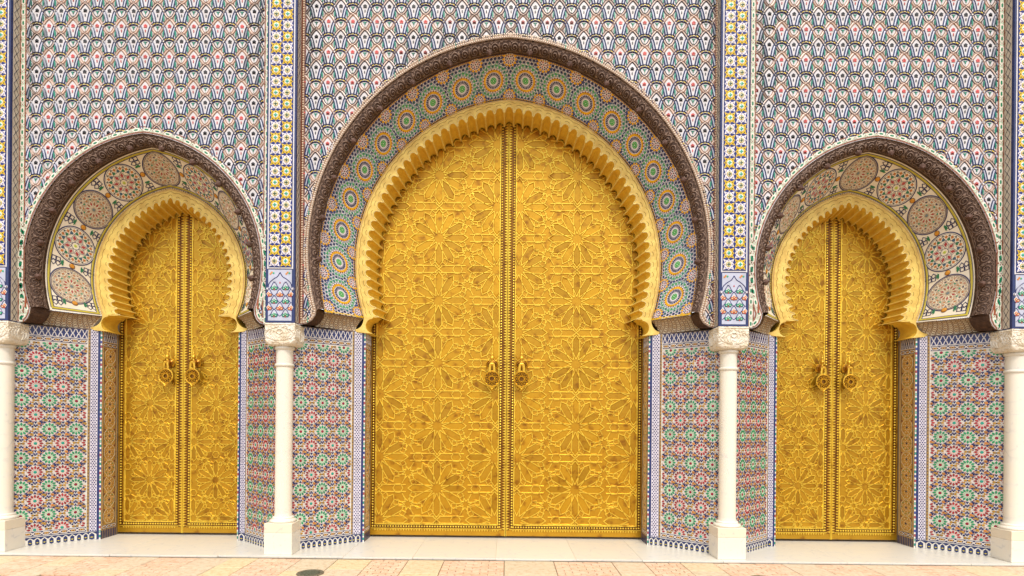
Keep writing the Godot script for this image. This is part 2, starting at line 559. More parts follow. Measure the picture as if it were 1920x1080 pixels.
func merlons(pen: Pen, s: Surf, x0: float, x1: float, y0: float, y1: float) -> void:
	sheet(pen, s, x0, x1, y0, y1, 6, 1, C("eee8dc"), 0.001)
	var k := maxi(1, roundi((x1 - x0) / 0.063))
	var p := (x1 - x0) / k
	var h := y1 - y0
	var navy := C("1d2c66")
	ribbon(pen, s, [Vector2(x0, y1 - h * 0.06), Vector2(x1, y1 - h * 0.06)], h * 0.12, navy, 0.003)
	for i in k + 1:
		var x := x0 + p * i
		var a := maxf(x - p * 0.42, x0)
		var b := minf(x + p * 0.42, x1)
		poly(pen, s, [Vector2(a, y1 - h * 0.1), Vector2(x, y1 - h * 0.34), Vector2(b, y1 - h * 0.1)], navy, 0.003)
		if i < k:
			var m := x + p / 2
			gem(pen, s, [Vector2(m - p * 0.3, y0 + h * 0.08), Vector2(m, y0 + h * 0.0), Vector2(m + p * 0.3, y0 + h * 0.08), Vector2(m + p * 0.3, y0 + h * 0.6), Vector2(m, y0 + h * 0.82), Vector2(m - p * 0.3, y0 + h * 0.6)], navy, 0.004, 0.08)
			gem(pen, s, ngon(Vector2(m, y0 + h * 0.3), p * 0.24, 4, 0, h * 0.07), C("e8d24a"), 0.006, 0.2, 0.003)

func dots(pen: Pen, s: Surf, x0: float, x1: float, y0: float, y1: float, px: float, py: float, ground: Color, col: Color, r: float) -> void:
	sheet(pen, s, x0, x1, y0, y1, 1, 4, ground, 0.001)
	var nx := maxi(1, roundi((x1 - x0) / px))
	var ny := maxi(1, roundi((y1 - y0) / py))
	for j in ny:
		for i in nx + (j % 2):
			var m := Vector2(x0 + (x1 - x0) * (i + (0.5 if j % 2 == 0 else 0.0)) / nx, y0 + (y1 - y0) * (j + 0.5) / ny)
			if m.x < x0 + r * 0.6 or m.x > x1 - r * 0.6: continue
			gem(pen, s, ngon(m, r, 6, PI / 6), col)

func checks(pen: Pen, s: Surf, x: float, w: float, y0: float, y1: float, pitch: float, list: Array) -> void:
	var k := roundi((y1 - y0) / pitch)
	for i in k:
		var a := y0 + (y1 - y0) * i / k
		var b := y0 + (y1 - y0) * (i + 0.86) / k
		poly(pen, s, [Vector2(x, a), Vector2(x + w, a), Vector2(x + w, b), Vector2(x, b)], list[i % list.size()], 0.003)

# ochre star mosaic of the door jambs
func jamb_stars(pen: Pen, s: Surf, x0: float, x1: float, y0: float, y1: float) -> void:
	sheet(pen, s, x0, x1, y0, y1, 1, 4, C("c49a55", 0.85), 0.001)
	var w := x1 - x0
	var k := roundi((y1 - y0) / (w * 0.9))
	var line := C("ead9b8")
	for i in k:
		var m := Vector2((x0 + x1) / 2, y0 + (y1 - y0) * (i + 0.5) / k)
		var h := (y1 - y0) / k
		var a := C("c98b36") if i % 2 == 0 else C("6f8a4e")
		gem(pen, s, ngon(m, w * 0.07, 8), C("26305e"))
		for q in 8:
			var t := TAU * q / 8 + PI / 8
			var d := Vector2(cos(t), sin(t))
			var e := Vector2(cos(t + PI / 8), sin(t + PI / 8))
			gem(pen, s, ngon(m + d * w * 0.2, w * 0.07, 4, t), C("d79a35"))
			ribbon(pen, s, [m + e * w * 0.13, m + d * w * 0.32, m + Vector2(cos(t - PI / 8), sin(t - PI / 8)) * w * 0.13], w * 0.035, line)
			gem(pen, s, ngon(m + e * w * 0.36, w * 0.05, 5, t), a)
		ribbon(pen, s, ngon(m, w * 0.46, 8, PI / 8, h * 0.5), w * 0.04, line, 0.003, true)
		for sx in [-1, 1]:
			gem(pen, s, ngon(m + Vector2(sx * w * 0.38, h * 0.4), w * 0.06, 6), C("7c3b34"))
			gem(pen, s, ngon(m + Vector2(sx * w * 0.2, h * 0.5), w * 0.05, 6), C("d9a638"))
	for x in [x0 + w * 0.03, x1 - w * 0.03]:
		ribbon(pen, s, [Vector2(x, y0), Vector2(x, y1)], w * 0.06, C("4a3a34"))

# white cable with green lozenges; follows any line of points
func cable(pen: Pen, s: Surf, pts: Array, w: float) -> void:
	var total := 0.0
	for i in pts.size() - 1: total += (pts[i + 1] as Vector2).distance_to(pts[i])
	ribbon(pen, s, pts, w * 1.55, C("a06a55"), 0.002)
	ribbon(pen, s, pts, w * 1.1, C("cfe6cf"), 0.0035)
	var k := roundi(total / 0.119)
	for i in k:
		var a := along(pts, total * (i + 0.32) / k)
		var b := along(pts, total * (i + 0.86) / k)
		var d: Vector2 = a[1]
		var t := Vector2(-d.y, d.x)
		var m: Vector2 = a[0]
		var q := func(u: float, v: float) -> Vector2: return m + d * u + t * v
		gem(pen, s, [q.call(-0.040, -w * 0.2), q.call(-0.026, -w * 0.46), q.call(0.026, -w * 0.46), q.call(0.040, -w * 0.2), q.call(0.040, w * 0.2), q.call(0.026, w * 0.46), q.call(-0.026, w * 0.46), q.call(-0.040, w * 0.2)], C("f6f1e6"), 0.005, 0.05, 0.003)
		gem(pen, s, [q.call(-0.024, -w * 0.06), q.call(-0.014, -w * 0.2), q.call(0.014, -w * 0.2), q.call(0.024, -w * 0.06), q.call(0.024, w * 0.06), q.call(0.014, w * 0.2), q.call(-0.014, w * 0.2), q.call(-0.024, w * 0.06)], C("1f8a62"), 0.0065, 0.1, 0.0045)
		gem(pen, s, ngon(b[0], w * 0.32, 6), C("f3ede2"), 0.005, 0.1, 0.003)
		gem(pen, s, ngon(b[0], w * 0.14, 4), C("7a4636"), 0.0065, 0.1, 0.0045)
		for v in [-1, 1]:
			gem(pen, s, ngon(b[0] + Vector2(-(b[1] as Vector2).y, (b[1] as Vector2).x) * w * 0.62 * v, w * 0.2, 5), C("9a5f4c"), 0.005, 0.1, 0.002)

func along(pts: Array, d: float) -> Array:
	for i in pts.size() - 1:
		var a: Vector2 = pts[i]
		var b: Vector2 = pts[i + 1]
		var l := a.distance_to(b)
		if d <= l or i == pts.size() - 2: return [a.lerp(b, d / l), (b - a).normalized()]
		d -= l
	return [pts[0], Vector2.UP]

func beads(pen: Pen, s: Surf, pts: Array, w: float, ground: Color, col: Color, pitch: float, rows: int) -> void:
	ribbon(pen, s, pts, w, ground, 0.003)
	var total := 0.0
	for i in pts.size() - 1: total += (pts[i + 1] as Vector2).distance_to(pts[i])
	var k := roundi(total / pitch)
	for i in k:
		var a := along(pts, total * (i + 0.5) / k)
		var t := Vector2(-(a[1] as Vector2).y, (a[1] as Vector2).x)
		for r in rows:
			var o := (r - (rows - 1) / 2.0) * w / rows
			gem(pen, s, ngon((a[0] as Vector2) + t * o, minf(pitch, w / rows) * 0.46, 4, atan2(t.y, t.x)), col, 0.007, 0.3, 0.0025)

# square tile of the pilasters: eight-pointed star
func star_tile(pen: Pen, yellow: bool, r: float) -> void:
	var s := Surf.new()
	var band := C("f2cc14") if yellow else C("f6f2f6")
	pen.box(Vector3(-r, -r, -0.004), Vector3(r, r, 0.002), C("1c2c86"), 0.0015)
	var pts := []
	for k in 16:
		var a := PI / 8 * k
		if k % 2 == 1: pts.append(Vector2.from_angle(a) * r * 0.76)
		elif k % 4 == 0: pts.append(Vector2.from_angle(a) * r * 0.985)
		else: pts.append(Vector2.from_angle(a) * r * 1.37)
	var c := s.at(Vector2.ZERO, 0.0055)
	for k in 16: pen.tri(c, s.at(pts[k], 0.0024), s.at(pts[(k + 1) % 16], 0.0024), band)
	for k in 8:
		var a := TAU * k / 8
		gem(pen, s, ngon(Vector2.from_angle(a) * r * (0.68 if k % 2 == 0 else 0.8), r * 0.16, 3, a), C("5a5a14") if yellow else C("8a78b8"), 0.0065, 0.1, 0.003)
	gem(pen, s, ngon(Vector2.ZERO, r * 0.5, 8, PI / 8), C("f8f6f2") if yellow else C("d8c25a"), 0.0072, 0.08, 0.004)
	gem(pen, s, ngon(Vector2.ZERO, r * 0.36, 8, PI / 8), C("d2efe8") if yellow else C("f2eee0"), 0.0078, 0.08, 0.0066)
	star(pen, s, Vector2.ZERO, r * 0.42, r * 0.19, 4, 0, C("12a08c") if yellow else C("3a5524"), 0.0115)

func _area(q: Array) -> float:
	var t := 0.0
	for i in q.size(): t += (q[i] as Vector2).cross(q[(i + 1) % q.size()])
	return t

# ---------------------------------------------------------------- gateway
func flat(o: Vector3, x: Vector3) -> Flat:
	var s := Flat.new()
	s.o = o
	s.x = x.normalized()
	s.z = s.x.cross(Vector3.UP)
	return s

const TOP := 6.7
const ZW := 0.82

# splayed dado: rosette field between friezes. u runs from left to right; inner tells on which side the door is
func dado(root: Node3D, s: Flat, length: float, inner_right: bool) -> void:
	var ux := func(d: float) -> float: return length - d if inner_right else d
	var pen := Pen.new()
	s.lo = Vector2(0, 0); s.hi = Vector2(length, 2.6)
	sheet(pen, s, 0, length, 0, 2.5, 1, 1, C("e6e0da", 0.74), -0.001)
	var a: float = ux.call(0.0)
	var panel := put("dado_panel", pen.mesh(), tile, root)
	pen = Pen.new()
	frieze(pen, s, minf(ux.call(0.03), ux.call(length)), maxf(ux.call(0.03), ux.call(length)), 2.375, 2.492, 0.0545, C("232c6b"))
	put("frieze", pen.mesh(), tile, panel)
	for y in [2.318, 0.104]:
		pen = Pen.new()
		chain(pen, s, minf(ux.call(0.03), ux.call(length)), maxf(ux.call(0.03), ux.call(length)), y, y + 0.052)
		put("chain_band", pen.mesh(), tile, panel)
	pen = Pen.new()
	merlons(pen, s, 0, length, 0.002, 0.094)
	put("merlon_band", pen.mesh(), tile, panel)
	pen = Pen.new()
	var xa: float = ux.call(0.012)
	ribbon(pen, s, [Vector2(xa, 0.1), Vector2(xa, 2.49)], 0.018, C("b08b4a"), 0.003)
	var xb: float = ux.call(0.028)
	ribbon(pen, s, [Vector2(xb, 0.156), Vector2(xb, 2.37)], 0.010, C("f4f0e8"), 0.004)
	for i in 60: gem(pen, s, ngon(Vector2(xa, 0.12 + i * 0.0395), 0.0075, 4), C("4a3f5c"), 0.005, 0.2, 0.003)
	put("edge_band", pen.mesh(), tile, panel)
	s.lo = Vector2(minf(ux.call(0.034), ux.call(length)), 0.158)
	s.hi = Vector2(maxf(ux.call(0.034), ux.call(length)), 2.312)
	for green in [true, false]:
		for i in range(-1, 5):
			for j in range(-1, 8):
				var d: float = (0.13 if green else 0.0075) + RW * i
				var m := Vector2(ux.call(d), (0.34 if green else 0.177) + RH * j)
				if m.x < s.lo.x - RW / 2 or m.x > s.hi.x + RW / 2 or m.y < -0.05 or m.y > 2.5: continue
				pen = Pen.new()
				pen.wobble = 0.25
				pen.seed_at = (i + 3) * 331 + (j + 3) * 977 + (17 if green else 0)
				rosette(pen, s, m, green)
				if pen.v.size() > 60: put("rosette", pen.mesh(), tile, panel)

# jamb: pilaster band beside the dado and the reveal of the door
func jamb(root: Node3D, sg: float, hw: float, band_w: float) -> void:
	var p0 := Vector3(sg * hw, 0, 0.285)
	var p1 := Vector3(sg * (hw + band_w), 0, 0.325)
	var s := flat(p1, p0 - p1) if sg < 0 else flat(p0, p1 - p0)
	var w := p0.distance_to(p1)
	var pen := Pen.new()
	sheet(pen, s, 0, w, 0, 2.5, 1, 1, C("2a3570"), -0.001)
	var f := func(a: float) -> float: return w - a if sg < 0 else a
	var ck := 0.016
	checks(pen, s, minf(f.call(0.002), f.call(0.002 + ck)), ck, 0.0, 2.5, 0.027, [C("f2eee8"), C("2f9b86"), C("f2eee8"), C("8fc7b0"), C("f2eee8"), C("b4505a"), C("f2eee8"), C("4b57a0")])
	var x0: float = minf(f.call(0.044), f.call(w - 0.004))
	var x1: float = maxf(f.call(0.044), f.call(w - 0.004))
	dots(pen, s, x0, x1, 0.1, 2.495, 0.0255, 0.021, C("e6e0ee"), C("262a6a"), 0.0092)
	merlons(pen, s, x0 - 0.02, x1, 0.002, 0.1)
	put("dotted_band", pen.mesh(), tile, root)
	var r := flat(Vector3(-hw, 0, 0.285), Vector3(0, 0, -1)) if sg < 0 else flat(Vector3(hw, 0, 0.02), Vector3(0, 0, 1))
	pen = Pen.new()
	sheet(pen, r, -0.0, 0.265, 0, 2.5, 1, 1, C("cfae78", 0.85), -0.001)
	frieze(pen, r, 0.02, 0.25, 2.36, 2.49, 0.04, C("55506e"))
	chain(pen, r, 0.02, 0.25, 2.3, 2.35)
	chain(pen, r, 0.02, 0.25, 0.11, 0.155)
	for i in 9: poly(pen, r, [Vector2(0.265 * i / 9.0, 0), Vector2(0.265 * (i + 0.6) / 9.0, 0), Vector2(0.265 * (i + 0.6) / 9.0, 0.1), Vector2(0.265 * i / 9.0, 0.1)], C("2a3570"), 0.003)
	jamb_stars(pen, r, 0.03, 0.24, 0.165, 2.29)
	put("jamb_reveal", pen.mesh(), tile, root)

# lobed plaster arch: face, hollow flutes and two feet
func lobed_arch(root: Node3D, out: Arch, top_f: Arch, top_b: Arch, depth: float, flutes: int, zf: float, zb: float, hw: float) -> void:
	var face_c := C("f4d877", 0.86)
	var hollow := C("f7d04a", 0.86)
	var bead := C("f8e7a0", 0.86)
	var seg := 14
	var pen := Pen.new()
	var trim := Pen.new()
	var lobes := Node3D.new()
	var fr := func(tau: float) -> float:
		var q := clampf((tau - 0.07) / 0.86, 0.0, 1.0) * 2.0 - 1.0
		return pow(maxf(0.0, 1.0 - q * q), 0.5)
	var arch := put("lobed_arch", null, paint, root)
	var plane := Flat.new()
	plane.o = Vector3(0, 0, zf)
	var rim := []
	var line1 := []
	var line2 := []
	for j in flutes:
		var fl := Pen.new()
		for i in seg:
			var q := []
			for d in [0, 1]:
				var tau := float(i + d) / seg
				var t := lerpf(-1.0, 1.0, (j + tau) / flutes)
				var k: float = fr.call(tau)
				var a := top_f.pt(t)
				var nn := (out.pt(t) - a).normalized()
				var a2 := a - nn * depth * (1.0 - k)
				var b := top_b.pt(t)
				var nb := nn
				var b2 := b - nb * depth * (1.0 - k)
				q.append([a2, b2, out.pt(t), nn, k, a])
			var A: Array = q[0]
			var B: Array = q[1]
			var z := zf
			pen.quad(v3(A[0], z), v3(B[0], z), v3(B[2], z), v3(A[2], z), face_c)
			fl.quad(v3(A[1], zb), v3(B[1], zb), v3(B[0], z), v3(A[0], z), hollow if i > 0 and i < seg - 1 else face_c)
			rim.append(A[0] + A[3] * 0.006)
			line1.append((A[0] as Vector2).lerp(A[2], 0.0) + A[3] * 0.036)
			line2.append((A[5] as Vector2).lerp(A[2], 0.62) + A[3] * 0.012 * (A[4] - 0.5))
		put("flute", fl.mesh(), paint, arch)
	ribbon(trim, plane, rim, 0.011, bead, 0.006)
	for i in range(0, line1.size() - 10, 14): ribbon(trim, plane, line1.slice(i + 3, i + 11), 0.005, C("8a6a22"), 0.002)
	ribbon(trim, plane, line2, 0.005, C("a98438"), 0.003)
	var edge := []
	for i in 121: edge.append(out.pt(lerpf(-1, 1, i / 120.0)).lerp(top_f.pt(lerpf(-1, 1, i / 120.0)), 0.1))
	ribbon(trim, plane, edge, 0.012, C("ddb877"), 0.003)
	put("moulding", trim.mesh(), paint, arch)
	# outer side of the face, back to the mosaic
	for i in 80:
		var a := out.pt(lerpf(-1, 1, i / 80.0))
		var b := out.pt(lerpf(-1, 1, (i + 1) / 80.0))
		pen.quad(v3(a, zf), v3(b, zf), v3(b, zf - 0.06), v3(a, zf - 0.06), face_c)
	arch.mesh = pen.mesh()
	# feet
	for sg in [-1.0, 1.0]:
		var yb := out.pt(1.0).y
		var xo := out.pt(1.0).x
		var xi := top_f.pt(1.0).x
		var w := hw + 0.115
		var pts := [Vector2(xi - 0.03, yb + 0.03), Vector2(xo, yb + 0.03), Vector2(xo, yb)]
		for i in 6:
			var an := PI / 2 * (i + 1) / 6.0
			pts.append(Vector2(lerpf(xo, w, 1.0 - cos(an)), yb - 0.135 * sin(an)))
		pts.append(Vector2(w, yb - 0.17))
		pts.append(Vector2(hw - 0.085, yb - 0.185))
		for i in 9:
			var an := PI * i / 8.0
			pts.append(Vector2(hw - 0.08 + sin(an) * 0.075, yb - 0.095 - cos(an) * 0.085))
		pts.append(Vector2(hw - 0.095, yb + 0.01))
		var fp := PackedVector2Array()
		for p: Vector2 in pts: fp.push_back(Vector2(p.x * sg, p.y))
		put("foot", extrude(fp, zb, zf + 0.004, face_c, hollow, 0.0).mesh(), paint, arch)

func v3(p: Vector2, z: float) -> Vector3:
	return Vector3(p.x, p.y, z)

func extrude(pts: PackedVector2Array, z0: float, z1: float, front: Color, side: Color, bev := 0.004) -> Pen:
	var pen := Pen.new()
	if Geometry2D.is_polygon_clockwise(pts): pts.reverse()
	# Godot's test takes y as pointing down, so what it calls clockwise runs the other way here
	var t := 0.0
	for i in pts.size(): t += pts[i].cross(pts[(i + 1) % pts.size()])
	if t < 0: pts.reverse()
	var inn := PackedVector2Array()
	for i in pts.size():
		var a := (pts[i] - pts[(i - 1 + pts.size()) % pts.size()]).normalized()
		var b := (pts[(i + 1) % pts.size()] - pts[i]).normalized()
		var d := (a + b).normalized()
		inn.push_back(pts[i] + Vector2(-d.y, d.x) * bev)
	var idx := Geometry2D.triangulate_polygon(inn)
	for i in range(0, idx.size(), 3):
		var a := inn[idx[i]]
		var b := inn[idx[i + 1]]
		var c := inn[idx[i + 2]]
		if (b - a).cross(c - a) < 0:
			var h := b
			b = c; c = h
		pen.tri(v3(a, z1), v3(b, z1), v3(c, z1), front)
	for i in pts.size():
		var j := (i + 1) % pts.size()
		pen.quad(v3(pts[i], z1 - bev), v3(pts[j], z1 - bev), v3(inn[j], z1), v3(inn[i], z1), front)
		pen.quad(v3(pts[i], z0), v3(pts[j], z0), v3(pts[j], z1 - bev), v3(pts[i], z1 - bev), side)
	return pen

# carved cedar archivolt with its buds
func cedar_arch(root: Node3D, ain: Arch, zin: float, aout: Arch, zout: float, buds: int, foot_out: float) -> void:
	var dark := C("5f4a3e", 0.8)
	var light := C("a88f80", 0.8)
	var s := Band.new(ain, zin, aout, zout, 0.045)
	var pen := Pen.new()
	var nx := 120
	var ny := 6
	for i in nx:
		for j in ny:
			var p := [Vector2(lerpf(-s.l, s.l, float(i) / nx), s.w * j / ny), Vector2(lerpf(-s.l, s.l, float(i + 1) / nx), s.w * (j + 1) / ny)]
			pen.quad(s.at(p[0], 0), s.at(Vector2(p[1].x, p[0].y), 0), s.at(p[1], 0), s.at(Vector2(p[0].x, p[1].y), 0), dark)
	# lip between the carving and the tiled wall, and the underside towards the mosaic
	for i in nx:
		var a := aout.pt(lerpf(-1, 1, float(i) / nx))
		var b := aout.pt(lerpf(-1, 1, float(i + 1) / nx))
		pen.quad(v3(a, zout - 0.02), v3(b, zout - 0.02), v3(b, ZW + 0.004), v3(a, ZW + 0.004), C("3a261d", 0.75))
		a = ain.pt(lerpf(-1, 1, float(i) / nx))
		b = ain.pt(lerpf(-1, 1, float(i + 1) / nx))
		pen.quad(v3(a, zin - 0.06), v3(b, zin - 0.06), v3(b, zin), v3(a, zin), dark)
	var arch := put("carved_arch", pen.mesh(), wood, root)
	pen = Pen.new()
	s.bulge = 0.045
	var steps := roundi(2.0 * s.l / 0.115)
	for i in steps:
		var m := Vector2(lerpf(-s.l, s.l, (i + 0.5) / steps), s.w * 0.5)
		var up := 1.0 if i % 2 == 0 else -1.0
		# scroll
		var sp := []
		for k in 26:
			var a := k * 0.46 + (0.0 if up > 0 else PI)
			var r := 0.046 * (1.0 - k / 30.0)
			sp.append(m + Vector2(cos(a) * r * 1.1, sin(a) * r * 1.25))
		ribbon(pen, s, sp, 0.0085, light, 0.008)
		for sd in [-1.0, 1.0]:
			ribbon(pen, s, curve([m + Vector2(-0.057, 0.066 * sd), m + Vector2(-0.03, 0.052 * sd), m + Vector2(-0.012, 0.064 * sd), m + Vector2(0.018, 0.058 * sd), m + Vector2(0.052, 0.07 * sd)], 2), 0.009, light, 0.007)
			ribbon(pen, s, curve([m + Vector2(0.057, 0.0), m + Vector2(0.05, 0.028 * sd), m + Vector2(0.064, 0.05 * sd)], 2), 0.009, light, 0.007)
			gem(pen, s, ngon(m + Vector2(0.052 * sd, 0.03 * up), 0.012, 5, 0, 0.018), light, 0.007)
	for y in [0.035, 0.965]:
		var ln := []
		for i in 161: ln.append(Vector2(lerpf(-s.l, s.l, i / 160.0), s.w * y))
		ribbon(pen, s, ln, 0.012, light.lerp(dark, 0.4), 0.006)
	put("carving", pen.mesh(), wood, arch)
	for i in buds:
		var t := lerpf(-0.86, 0.86, float(i) / (buds - 1))
		var p := Vector2(t * s.l, s.w * 0.30)
		var o := s.at(p, 0.0)
		var up := (s.at(p, 1.0) - o).normalized()
		var side := up.cross(Vector3(0.3, 0.1, 1)).normalized()
		pen = Pen.new()
		pen.lathe([[0.0, -0.02], [0.03, -0.02], [0.034, 0.0], [0.025, 0.01], [0.034, 0.024], [0.031, 0.038], [0.019, 0.05], [0.009, 0.057], [0.01, 0.066], [0.0, 0.076]], 12, o, up, side, C("7d6156", 0.75))
		for k in 8:
			var a := TAU * k / 8
			var d := side * cos(a) + up.cross(side) * sin(a)
			pen.tri(o + d * 0.036 + up * 0.01, o + (d.rotated(up, 0.3)) * 0.037 + up * 0.024, o + d * 0.03 + up * 0.044, light)
		put("bud", pen.mesh(), wood, arch)
	# feet: the arch turns outwards over the capital
	for sg in [-1.0, 1.0]:
		var x0 := ain.pt(1.0).x
		var x1 := aout.pt(1.0).x
		var y := ain.pt(1.0).y
		pen = Pen.new()
		var n := 8
		for i in n:
			var q := []
			for d in [0, 1]:
				var a: float = PI / 2 * (i + d) / n
				var yy := y + 0.02 - 0.185 * sin(a)
				var k := 1.0 - cos(a)
				q.append([Vector3(sg * lerpf(absf(x0), foot_out - 0.05, k), yy, zin - 0.04), Vector3(sg * lerpf(absf(x1) + 0.006, foot_out + 0.01, k), yy, ZW + 0.002)])
			var A: Array = q[0]
			var B: Array = q[1]
			if sg > 0: pen.quad(A[0], A[1], B[1], B[0], C("5e4433", 0.78))
			else: pen.quad(A[1], A[0], B[0], B[1], C("5e4433", 0.78))
		put("foot", pen.mesh(), wood, arch)

# mosaic of the great arch
func mosaic_ring(root: Node3D, s: Band, count: int) -> void:
	var pen := Pen.new()
	sheet(pen, s, -s.l, s.l, 0, s.w, 160, 4, C("3a4684"), -0.001)
	var ring := put("mosaic_band", pen.mesh(), tile, root)
	var centres := []
	var sp := 2.0 * s.l / (count + 0.35)
	for i in count: centres.append(Vector2((i - (count - 1) / 2.0) * sp, s.w * 0.475))
	var navy := C("141c58")
	var green := C("44a456")
	var dgreen := C("1f7a6a")
	var yellow := C("f6b80a")
	var red := C("64121f")
	for m: Vector2 in centres:
		pen = Pen.new()
		pen.wobble = 0.2
		disc(pen, s, m, 0.182, C("8fb0b4"), 0.0003)
		disc(pen, s, m, 0.128, C("efe9f2"), 0.0008)
		gem(pen, s, ngon(m, 0.039, 12), C("3fae58"), 0.002, 0.1)
		for k in 8: gem(pen, s, ngon(m + Vector2.from_angle(TAU * k / 8) * 0.024, 0.006, 4), C("d8efc0"), 0.005)
		gem(pen, s, ngon(m, 0.008, 6), C("e8f6d8"), 0.005)
		for k in 24:
			var a := TAU * k / 24
			var d := Vector2.from_angle(a)
			var t := Vector2(-d.y, d.x)
			gem(pen, s, [m + d * 0.05 - t * 0.0022, m + d * 0.078 - t * 0.0088, m + d * 0.087, m + d * 0.078 + t * 0.0088, m + d * 0.05 + t * 0.0022], navy, 0.003, 0.05)
			var e := Vector2.from_angle(a + TAU / 48)
			gem(pen, s, [m + d.rotated(-0.13) * 0.09, m + d.rotated(-0.13) * 0.112, m + d * 0.117, m + d.rotated(0.13) * 0.112, m + d.rotated(0.13) * 0.09, m + d * 0.094], yellow, 0.004, 0.08)
			gem(pen, s, ngon(m + e * 0.1165, 0.0092, 4, a + TAU / 48), red, 0.0045)
			if k % 2 == 0:
				gem(pen, s, ngon(m + d * 0.150, 0.0155, 5, a), green if k % 4 == 0 else dgreen, 0.003)
				gem(pen, s, ngon(m + d.rotated(TAU / 24) * 0.160, 0.0155, 5, a), green, 0.003)
			gem(pen, s, ngon(m + e * 0.1305, 0.0062, 4, a), C("e8b8b0"), 0.003)
			gem(pen, s, ngon(m + e * 0.144, 0.0085, 4, a + TAU / 48), C("f6f2ee"), 0.003)
			gem(pen, s, ngon(m + d * 0.171, 0.0090, 4, a), C("f6f2ee"), 0.003)
		put("rosette", pen.mesh(), tile, ring)
	# yellow half rosettes along both edges
	var halves := []
	for i in count + 1:
		var x := (i - count / 2.0) * sp
		halves.append(Vector2(x * 1.0, s.w - 0.052))
		halves.append(Vector2(x * 1.0, 0.055))
	for m: Vector2 in halves:
		pen = Pen.new()
		disc(pen, s, m, 0.062, C("efe6ea"), 0.0006)
		for k in 12:
			var a := TAU * k / 12
			gem(pen, s, ngon(m + Vector2.from_angle(a) * 0.066, 0.0155, 5, a), yellow, 0.004)
			gem(pen, s, ngon(m + Vector2.from_angle(a + 0.26) * 0.044, 0.0098, 5, a), red if k % 2 == 0 else C("3a2070"), 0.003)
			if k % 2 == 0: gem(pen, s, ngon(m + Vector2.from_angle(a) * 0.025, 0.009, 5, a), C("b8222c") if k % 4 == 0 else navy, 0.003)
		gem(pen, s, ngon(m, 0.009, 6), red, 0.003)
		if pen.v.size() > 100: put("half_rosette", pen.mesh(), tile, ring)
	# small stars that fill the ground
	pen = Pen.new()
	pen.wobble = 0.25
	var g := 0.042
	var nx := int(2.0 * s.l / g)
	for i in nx + 1:
		for j in 13:
			var m := Vector2(-s.l + g * (i + (0.5 if j % 2 else 0.0)), g * 0.866 * (j + 0.5))
			if m.y < 0.04 or m.y > s.w - 0.026: continue
			var near := 9.0
			for q: Vector2 in centres: near = minf(near, m.distance_to(q))
			if near < 0.172: continue
			var nh := 9.0
			for q: Vector2 in halves: nh = minf(nh, m.distance_to(q))
			if nh < 0.084: continue
			var col := dgreen if near < 0.21 and (i + j) % 2 == 0 else navy
			gem(pen, s, ngon(m, 0.0115, 6, i), col, 0.003)
			for k in 6: gem(pen, s, ngon(m + Vector2.from_angle(TAU * k / 6 + 0.26) * 0.0195, 0.0078, 4, TAU * k / 6 + 0.26, 0.0066), C("f4eef2") if k % 2 == 0 else C("e6e6f4"), 0.003)
	put("small_stars", pen.mesh(), tile, ring, Vector3.ZERO, true)
	pen = Pen.new()
	for y in [0.012, 0.030, s.w - 0.012]:
		var n := roundi(2 * s.l / 0.022)
		for i in n:
			gem(pen, s, ngon(Vector2(lerpf(-s.l, s.l, (i + 0.5) / n), y), 0.0105, 4, PI / 4), C("e2a91a") if y > 0.02 else (C("4a2a2c") if i % 2 else C("4456a8")), 0.003)
	for t in [-s.l + 0.014, s.l - 0.014]:
		ribbon(pen, s, [Vector2(t, 0.0), Vector2(t, s.w)], 0.026, C("e8c030"), 0.004)
	put("edge_chain", pen.mesh(), tile, ring)

